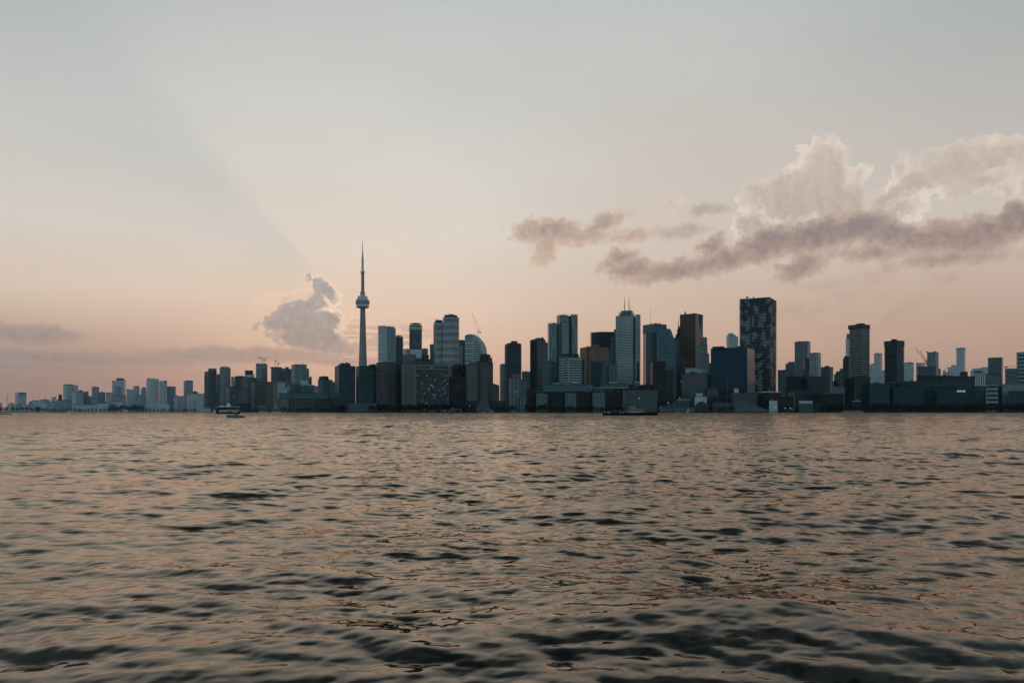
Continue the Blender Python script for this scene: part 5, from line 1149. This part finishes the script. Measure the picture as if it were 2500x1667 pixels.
# how much of the small chop the mesh is too coarse to carry, handed to the bump
far = np.append((1-fade(0.46)).ravel(), [1]*4); at_ = me.attributes.new('chop_left', 'FLOAT', 'POINT'); at_.data.foreach_set('value', far.astype(np.float32))
far2 = np.append((1-fade(1.44)).ravel(), [1]*4); at_ = me.attributes.new('swell_left', 'FLOAT', 'POINT'); at_.data.foreach_set('value', far2.astype(np.float32))
wm, nt, out = newmat('lake_water'); N = NT(nt)
pos = nt.nodes.new('ShaderNodeNewGeometry').outputs['Position']
def attr(nm):
    q = nt.nodes.new('ShaderNodeAttribute'); q.attribute_name = nm; return q.outputs['Fac']
p1 = N.noise(N.vmath('MULTIPLY', pos, (0.55, 1.0, 0)), 1.1, 3, 0.55)
p2 = N.noise(N.vmath('MULTIPLY', pos, (0.45, 1.0, 0)), 0.33, 3, 0.55)
p3 = N.noise(N.vmath('MULTIPLY', pos, (0.7, 1.0, 0)), 7.0, 2, 0.5)
# calm and ruffled patches: the finest ripples come and go over the lake
p4 = N.noise(N.vmath('MULTIPLY', pos, (0.4, 1.0, 0)), 0.11, 2, 0.5)
farw = N.smooth(N.vmath('LENGTH', pos, out='v'), 120.0, 500.0)
pat = N.smooth(N.noise(N.vmath('MULTIPLY', pos, (0.5, 1.0, 0)), 0.14, 3, 0.6), 0.46, 0.62)
hgt = N.math('ADD', N.math('MULTIPLY', N.math('MULTIPLY', p1, attr('chop_left')), W_B[0]), N.math('MULTIPLY', N.math('MULTIPLY', p2, attr('swell_left')), W_B[1]))
hgt = N.math('ADD', hgt, N.math('MULTIPLY', N.math('MULTIPLY', p4, farw), 3.2))
hgt = N.math('ADD', hgt, N.math('MULTIPLY', N.math('MULTIPLY', p3, pat), W_B[2]))
bp = nt.nodes.new('ShaderNodeBump'); bp.inputs['Strength'].default_value = 1.0; bp.inputs['Distance'].default_value = 1.0; N.set(bp.inputs['Height'], hgt)
fr_ = nt.nodes.new('ShaderNodeFresnel'); fr_.inputs[0].default_value = W_IOR; nt.links.new(bp.outputs[0], fr_.inputs[1])
df = nt.nodes.new('ShaderNodeBsdfDiffuse'); df.inputs[0].default_value = (0.006, 0.008, 0.007, 1)
gl = nt.nodes.new('ShaderNodeBsdfGlossy'); gl.inputs['Color'].default_value = (*W_TINT, 1); gl.inputs['Roughness'].default_value = 0.04; nt.links.new(bp.outputs[0], gl.inputs['Normal'])
mx = nt.nodes.new('ShaderNodeMixShader'); nt.links.new(fr_.outputs[0], mx.inputs[0]); nt.links.new(df.outputs[0], mx.inputs[1]); nt.links.new(gl.outputs[0], mx.inputs[2]); nt.links.new(mx.outputs[0], out.inputs[0])
MATS['lake_water'] = wm; me.materials.append(wm)
w = bpy.data.objects.new('water', me); COL.objects.link(w); tag(w, kind='structure')

# ------------------------------------------------------------------ haze over lake and city
hm, nt, out = newmat('haze_air')
pv = nt.nodes.new('ShaderNodeVolumePrincipled'); pv.inputs['Color'].default_value = (*HAZE_C, 1); pv.inputs['Density'].default_value = HAZE_D; pv.inputs['Anisotropy'].default_value = 0.3
nt.links.new(pv.outputs[0], out.inputs['Volume']); MATS['haze_air'] = hm
m = MB(); m.box(-7600, 7600, -4200, 9400, -6.0, 566.0)
hz_ = m.build('haze', 'haze_air'); tag(hz_, kind='stuff')
hm.cycles.homogeneous_volume = True if hasattr(hm.cycles, 'homogeneous_volume') else None

# ------------------------------------------------------------------ sky
W = bpy.data.worlds.new('World'); sc.world = W; W.use_nodes = True
nt = W.node_tree; nt.nodes.clear(); N = NT(nt)
out = nt.nodes.new('ShaderNodeOutputWorld'); bg = nt.nodes.new('ShaderNodeBackground'); nt.links.new(bg.outputs[0], out.inputs[0])
SUN_AZ, SUN_EL = math.atan2(860-1250, F), R(3.5)
d = nt.nodes.new('ShaderNodeTexCoord').outputs['Generated']
d = N.vmath('NORMALIZE', d)
dx, dy, dz = N.sep(d)
el = N.math('MULTIPLY', N.math('ARCSINE', dz), 180/math.pi)
az = N.math('MULTIPLY', N.math('ARCTAN2', dx, dy), 180/math.pi)
q0 = N.comb(az, el, 0)
sky = nt.nodes.new('ShaderNodeTexSky'); sky.sky_type = 'NISHITA'; sky.sun_disc = False; sky.sun_elevation = SUN_EL; sky.sun_rotation = SUN_AZ; sky.air_density = 1.5; sky.dust_density = 3
def g(c, k=1.0): return tuple(v*k for v in srgb(*c))
e01 = N.math('DIVIDE', el, 90.0, clamp=True)
front = N.ramp(e01, [(0.0, g(SK[0])), (2.4/90, g(SK[1])), (4.9/90, g(SK[2])), (8.0/90, g(SK[3])), (12.6/90, g(SK[4])), (18.5/90, g(SK[5])), (24/90, g(SK[6])), (30/90, g(SK[7])), (39/90, g(SK[8])), (62/90, g(SK[9])), (1.0, g(SK[9]))])
back = N.ramp(e01, [(0.0, g(BK[0])), (10/90, g(BK[1])), (30/90, g(BK[2])), (1.0, g(BK[3]))])
hd = N.vmath('NORMALIZE', N.comb(dx, dy, 0)); c0 = N.vmath('DOT_PRODUCT', hd, (math.sin(R(-6)), math.cos(R(-6)), 0), out='v')
fw = N.smooth(c0, -0.35, 0.99); fw = N.math('MULTIPLY', fw, N.smooth(el, 95.0, 20.0, 0.55, 1.0))
base = N.mix(fw, back, front)
# cooler towards the sides high up, duller pink low at the far left
side = N.smooth(N.math('ABSOLUTE', N.math('ADD', az, 2.0)), 12.0, 42.0)
base = N.mix(N.math('MULTIPLY', side, N.smooth(el, 12.0, 30.0, 0.05, 0.5)), base, g((140, 154, 162)))
lowl = N.math('MULTIPLY', N.smooth(az, -10.0, -34.0), N.smooth(el, 9.0, 1.0))
base = N.mix(N.math('MULTIPLY', lowl, 0.75), base, g((150, 128, 120)))
base = N.mix(N.math('MULTIPLY', N.smooth(az, -6.0, 16.0), N.smooth(el, 29.0, 18.0)), base, N.vmath('MULTIPLY', base, (0.935, 0.885, 0.86)))
lowr = N.math('MULTIPLY', N.smooth(az, 2.0, 34.0), N.smooth(el, 15.0, 3.0))
base = N.mix(N.math('MULTIPLY', lowr, 0.5), base, g((180, 148, 131)))
# faint shafts of shade fanning out from the sun behind its cloud
sx, sy = math.degrees(math.atan2(850-1250, F)), math.degrees(math.atan((HZ-745)/F))
ra = N.math('MULTIPLY', N.math('ARCTAN2', N.math('SUBTRACT', el, sy), N.math('SUBTRACT', az, sx)), 180/math.pi)
rd = N.vmath('LENGTH', N.vmath('SUBTRACT', q0, (sx, sy, 0)), out='v')
sh = N.math('MULTIPLY', N.smooth(ra, 130.5, 139.5), N.smooth(ra, 184.0, 143.0))
sh = N.math('MULTIPLY', sh, N.math('MULTIPLY', N.smooth(rd, 2.0, 6.0), N.smooth(rd, 31.0, 9.0)))
base = N.mix(N.math('MULTIPLY', sh, 0.62), base, N.vmath('MULTIPLY', base, (0.82, 0.875, 0.92)))
glow = N.smooth(rd, 16.0, 1.0); base = N.mix(N.math('MULTIPLY', glow, 0.07), base, g((236, 214, 190)))
# soft unevenness of thin high cloud
veil = N.noise(N.vmath('MULTIPLY', q0, (0.45, 1.3, 1)), 0.12, 4, 0.55, dim='2D')
vt = N.math('ADD', N.math('MULTIPLY', veil, 0.12), 0.94); base = N.vmath('MULTIPLY', base, N.comb(vt, vt, vt))

n1 = N.noise(q0, 0.55, 3, 0.6, col=True, dim='2D'); n2 = N.noise(N.vmath('ADD', q0, (31, 7, 3)), 1.9, 3, 0.58, col=True, dim='2D')
def warp(a1, a2, sy=1.0):
    v = N.vmath('ADD', N.vmath('MULTIPLY', N.vmath('SUBTRACT', n1, (0.5, 0.5, 0.5)), (a1, a1*sy, 0)), N.vmath('MULTIPLY', N.vmath('SUBTRACT', n2, (0.5, 0.5, 0.5)), (a2, a2*sy, 0)))
    return N.vmath('ADD', q0, v)
fb = N.noise(q0, 1.1, 6, 0.57, dim='2D')
spot = N.smooth(N.noise(N.vmath('ADD', q0, (5, 50, 0)), 0.32, 2, 0.5, dim='2D'), 0.42, 0.60)
# the same noise a little nearer the sun, to shade the relief of the clouds
tosun = N.vmath('NORMALIZE', N.vmath('SUBTRACT', (sx, sy, 0), q0))
fb2 = N.noise(N.vmath('ADD', q0, N.vmath('MULTIPLY', tosun, (0.35, 0.35, 0))), 1.1, 4, 0.62, dim='2D')
relief = N.math('SUBTRACT', fb, fb2)
def px2a(x, y):
    A = math.atan2(x-1250, F); E = math.atan((HZ-y)/F*math.cos(A)); return math.degrees(A), math.degrees(E)
def field(q, ell, ox, oy, s, k=0.25):
    """union of soft ellipses measured on the photograph, as a signed depth in degrees"""
    # each lookup waits for the one before it, which keeps the shader's working memory small
    res = None; q = N.vmath('ADD', q, N.vmath('MULTIPLY', base, (1e-7, 1e-7, 1e-7)))
    for e in ell:
        x, y, rx, ry = e[:4]; rot = e[4] if len(e) > 4 else 0
        X_, Y_, RX, RY = ox+x*s, oy+y*s, rx*s, ry*s
        ca, ce = px2a(X_, Y_); ra_ = abs(px2a(X_+RX, Y_)[0]-ca); re = abs(px2a(X_, Y_-RY)[1]-ce)
        mp = nt.nodes.new('ShaderNodeMapping'); mp.vector_type = 'TEXTURE'; N.set(mp.inputs[0], q if res is None else N.vmath('ADD', q, N.vmath('MULTIPLY', N.comb(res, res, 0), (1e-7, 1e-7, 0))))
        mp.inputs['Location'].default_value = (ca, ce, 0); mp.inputs['Rotation'].default_value = (0, 0, R(rot)); mp.inputs['Scale'].default_value = (ra_, re, 1)
        ln = N.vmath('LENGTH', mp.outputs[0], out='v'); mn = min(ra_, re)
        v = N.math('MULTIPLY_ADD', ln, -mn, mn)
        res = v if res is None else N.math('SMOOTH_MAX', res, v, k)
    return res
def layer(base, f, amp, w0, w1, rimw, body, lower, rim, alpha, shade=1.2, ymid=None, relief_on=True, w=None, off=0.3):
    dn = N.math('MULTIPLY_ADD', N.math('SUBTRACT', fb, 0.5), amp, N.math('ADD', f, off))
    al = N.smooth(dn, w0, w1); inner = N.smooth(dn, w0, rimw)
    c = N.mix(N.smooth(el, ymid[0], ymid[1]), g(lower), g(body)) if ymid else g(body)
    if relief_on:
        t = N.math('ADD', 1.0, N.math('MULTIPLY', relief, shade)); c = N.vmath('MULTIPLY', c, N.comb(t, t, t))
    c = N.mix(inner, g(rim) if isinstance(rim, tuple) else rim, c)
    a_ = N.math('MULTIPLY', al, alpha)
    if w is not None: a_ = N.math('MULTIPLY', a_, w)
    return N.mix(a_, base, c)
S6 = 0.5357
qA = warp(1.5, 0.9)
qB = warp(1.6, 0.9, 0.6)
# faint pink wisps low on the right
fF = field(qB, [(1290, 855, 60, 26), (1400, 862, 70, 18, 10), (1790, 870, 110, 22, 35), (1540, 785, 60, 14, 5), (1660, 705, 70, 16), (2000, 700, 70, 18), (1480, 740, 90, 12)], 1240, 300, S6)
base = layer(base, fF, 0.9, -0.15, 0.7, 1.5, (172, 150, 140), None, (190, 166, 152), 0.5)
# tall pale cumulus behind, and the bank running up to the right edge
fA = field(qA, [(1300, 330, 190, 120), (1440, 240, 110, 150), (1165, 330, 80, 60), (1420, 150, 60, 50), (1120, 480, 70, 90, 40), (1500, 400, 120, 120), (1590, 350, 35, 60), (1600, 235, 32, 26),
                (1740, 345, 110, 45, 35), (1880, 260, 140, 60, 25), (2060, 190, 160, 75, 18), (2250, 150, 150, 70, 5), (2150, 262, 150, 40, 8), (1800, 385, 80, 40), (1795, 205, 26, 34), (1930, 170, 40, 30), (2270, 300, 30, 40), (2330, 120, 60, 50)], 1240, 300, S6)
rimA = N.mix(spot, g((213, 200, 188)), g((232, 217, 202)))
base = layer(base, fA, 0.7, -0.05, 0.2, 0.9, (203, 191, 180), (192, 175, 164), rimA, 0.97, 0.3, (13.0, 20.0), off=0.38)
# dull mauve bar of cloud in front
fB = field(qB, [(560, 668, 120, 42), (760, 672, 200, 50, 3), (980, 625, 190, 52, 12), (1180, 555, 170, 70, 18), (1400, 520, 210, 75, 6), (1600, 475, 170, 72), (1740, 505, 170, 62, -10), (1930, 525, 220, 70), (2150, 515, 240, 82, 8), (2320, 450, 110, 90, 20),
                (2010, 620, 260, 34), (1330, 660, 120, 56, 20), (930, 565, 60, 42, 20), (530, 610, 50, 34), (1650, 590, 160, 34)], 1240, 300, S6)
base = layer(base, fB, 0.95, -0.08, 0.36, 1.0, (143, 132, 131), (166, 144, 136), (200, 178, 164), 1.0, 0.65, (10.2, 14.0))
# smaller clouds left of the bar
fC = field(qB, [(190, 495, 150, 52), (430, 468, 100, 34, 22), (300, 520, 150, 38), (165, 575, 70, 46, 60), (560, 515, 110, 22, 5)], 1240, 300, S6)
base = layer(base, fC, 0.9, -0.1, 0.4, 0.95, (163, 148, 142), (196, 170, 152), (212, 190, 172), 0.95, 0.7, (11.5, 14.5))
fC2 = field(qB, [(735, 380, 66, 34, 0)], 1240, 300, S6)
base = layer(base, fC2, 0.9, -0.1, 0.45, 1.2, (208, 188, 174), None, (218, 201, 186), 0.8)
fC3 = field(qB, [(880, 395, 56, 24, 5), (950, 400, 50, 14), (800, 492, 100, 28, 3)], 1240, 300, S6)
base = layer(base, fC3, 0.9, -0.1, 0.5, 1.1, (164, 152, 148), None, (200, 182, 170), 0.8)
# long flat bars low over the left shore
qE = warp(2.2, 0.8, 0.25)
fE = field(qE, [(120, 872, 230, 17), (60, 895, 160, 12), (480, 868, 150, 13), (640, 866, 190, 18), (780, 878, 170, 10, -2), (340, 880, 160, 9), (60, 815, 140, 24)], 0, 0, 1.0)
base = layer(base, fE, 0.4, -0.16, 0.28, 0.6, (151, 140, 138), None, (174, 154, 145), 0.72, 0.5, off=0.12)
# streaked bars round the needle tower
st = N.noise(N.vmath('MULTIPLY', q0, (0.35, 3.2, 1)), 1.0, 4, 0.6, dim='2D')
reg = N.math('MULTIPLY', N.math('MULTIPLY', N.smooth(az, -15.5, -13.0), N.smooth(az, -4.0, -9.0)), N.math('MULTIPLY', N.smooth(el, 3.3, 4.2), N.smooth(el, 7.4, 6.0)))
base = N.mix(N.math('MULTIPLY', reg, N.smooth(st, 0.46, 0.56, 0, 0.6)), base, g((168, 153, 146)))
base = N.mix(N.math('MULTIPLY', reg, N.smooth(st, 0.43, 0.37, 0, 0.75)), base, g((234, 196, 174)))
# the cloud that hides the sun, blue-grey with a burning rim on its sunward side
qD = warp(1.1, 0.75)
S5 = 0.17857
fD = field(qD, [(800, 930, 320, 240), (1180, 950, 230, 190), (1090, 440, 90, 110, -20), (930, 335, 50, 40), (1210, 500, 180, 95, -40), (1000, 1190, 420, 110, -6), (1390, 1290, 150, 40), (520, 930, 190, 60, 20), (900, 700, 240, 90), (1080, 610, 130, 110, -30), (1290, 1120, 110, 110)], 580, 620, S5, 0.18)
lit_side = N.math('MULTIPLY', N.smooth(el, 4.8, 7.2), N.smooth(az, -17.5, -14.5))
rimD = N.mix(lit_side, g((184, 168, 160)), g((242, 217, 198)))
base = layer(base, N.math('ADD', fD, 0.22), 0.95, 0.0, 0.3, 0.5, (222, 200, 184), None, (226, 206, 188), 0.7, 0.5, w=lit_side)
base = layer(base, fD, 0.8, -0.04, 0.03, 0.42, (159, 158, 160), (150, 146, 145), rimD, 0.97, 0.5, (4.5, 8.5), off=0.22)
fD2 = field(qD, [(700, 590, 120, 26, 5), (880, 550, 80, 34, 10), (430, 640, 90, 24, 5), (1510, 830, 50, 50), (1470, 930, 40, 70, -30)], 580, 620, S5, 0.1)
base = layer(base, fD2, 0.7, -0.05, 0.2, 0.8, (212, 190, 176), None, (234, 206, 186), 0.75, 0.5)
low = N.smooth(dz, -0.02, 0.0)
base = N.mix(low, g((46, 48, 50)), base)
nis = N.vmath('MULTIPLY', sky.outputs[0], (0.004, 0.004, 0.004))
tot = N.vmath('MULTIPLY', N.vmath('ADD', base, nis), (SKY_GAIN*10, )*3)
nt.links.new(tot, bg.inputs[0]); bg.inputs[1].default_value = 0.1
W.cycles.sampling_method = 'MANUAL'; W.cycles.sample_map_resolution = 512

# ------------------------------------------------------------------ sun, low behind cloud
sl = bpy.data.lights.new('sun', 'SUN'); sl.energy = SUN_E; sl.angle = R(40); sl.color = (1.0, 0.72, 0.5)
so = bpy.data.objects.new('sun', sl); COL.objects.link(so)
dv = Vector((math.sin(SUN_AZ)*math.cos(SUN_EL), math.cos(SUN_AZ)*math.cos(SUN_EL), math.sin(SUN_EL)))
so.rotation_euler = dv.to_track_quat('Z', 'Y').to_euler(); so.location = (0, 0, 700)
# ------------------------------------------------------------------ camera
cd = bpy.data.cameras.new('camera'); cd.lens = 26.0; cd.sensor_width = 36.0; cd.shift_y = (HZ-833.5)/2500.0
cd.clip_start = 0.1; cd.clip_end = 30000
co_ = bpy.data.objects.new('camera', cd); COL.objects.link(co_); co_.location = (0, 0, CAMH); co_.rotation_euler = (R(90), 0, 0)
sc.camera = co_
vs = sc.view_settings; vs.view_transform = 'Standard'; vs.look = 'None'; vs.exposure = EXPO; vs.gamma = 1; vs.use_curve_mapping = False
sc.cycles.use_denoising = True; sc.cycles.max_bounces = 5; sc.cycles.volume_bounces = 0; sc.cycles.diffuse_bounces = 2; sc.cycles.glossy_bounces = 3
sc.cycles.caustics_reflective = False; sc.cycles.caustics_refractive = False
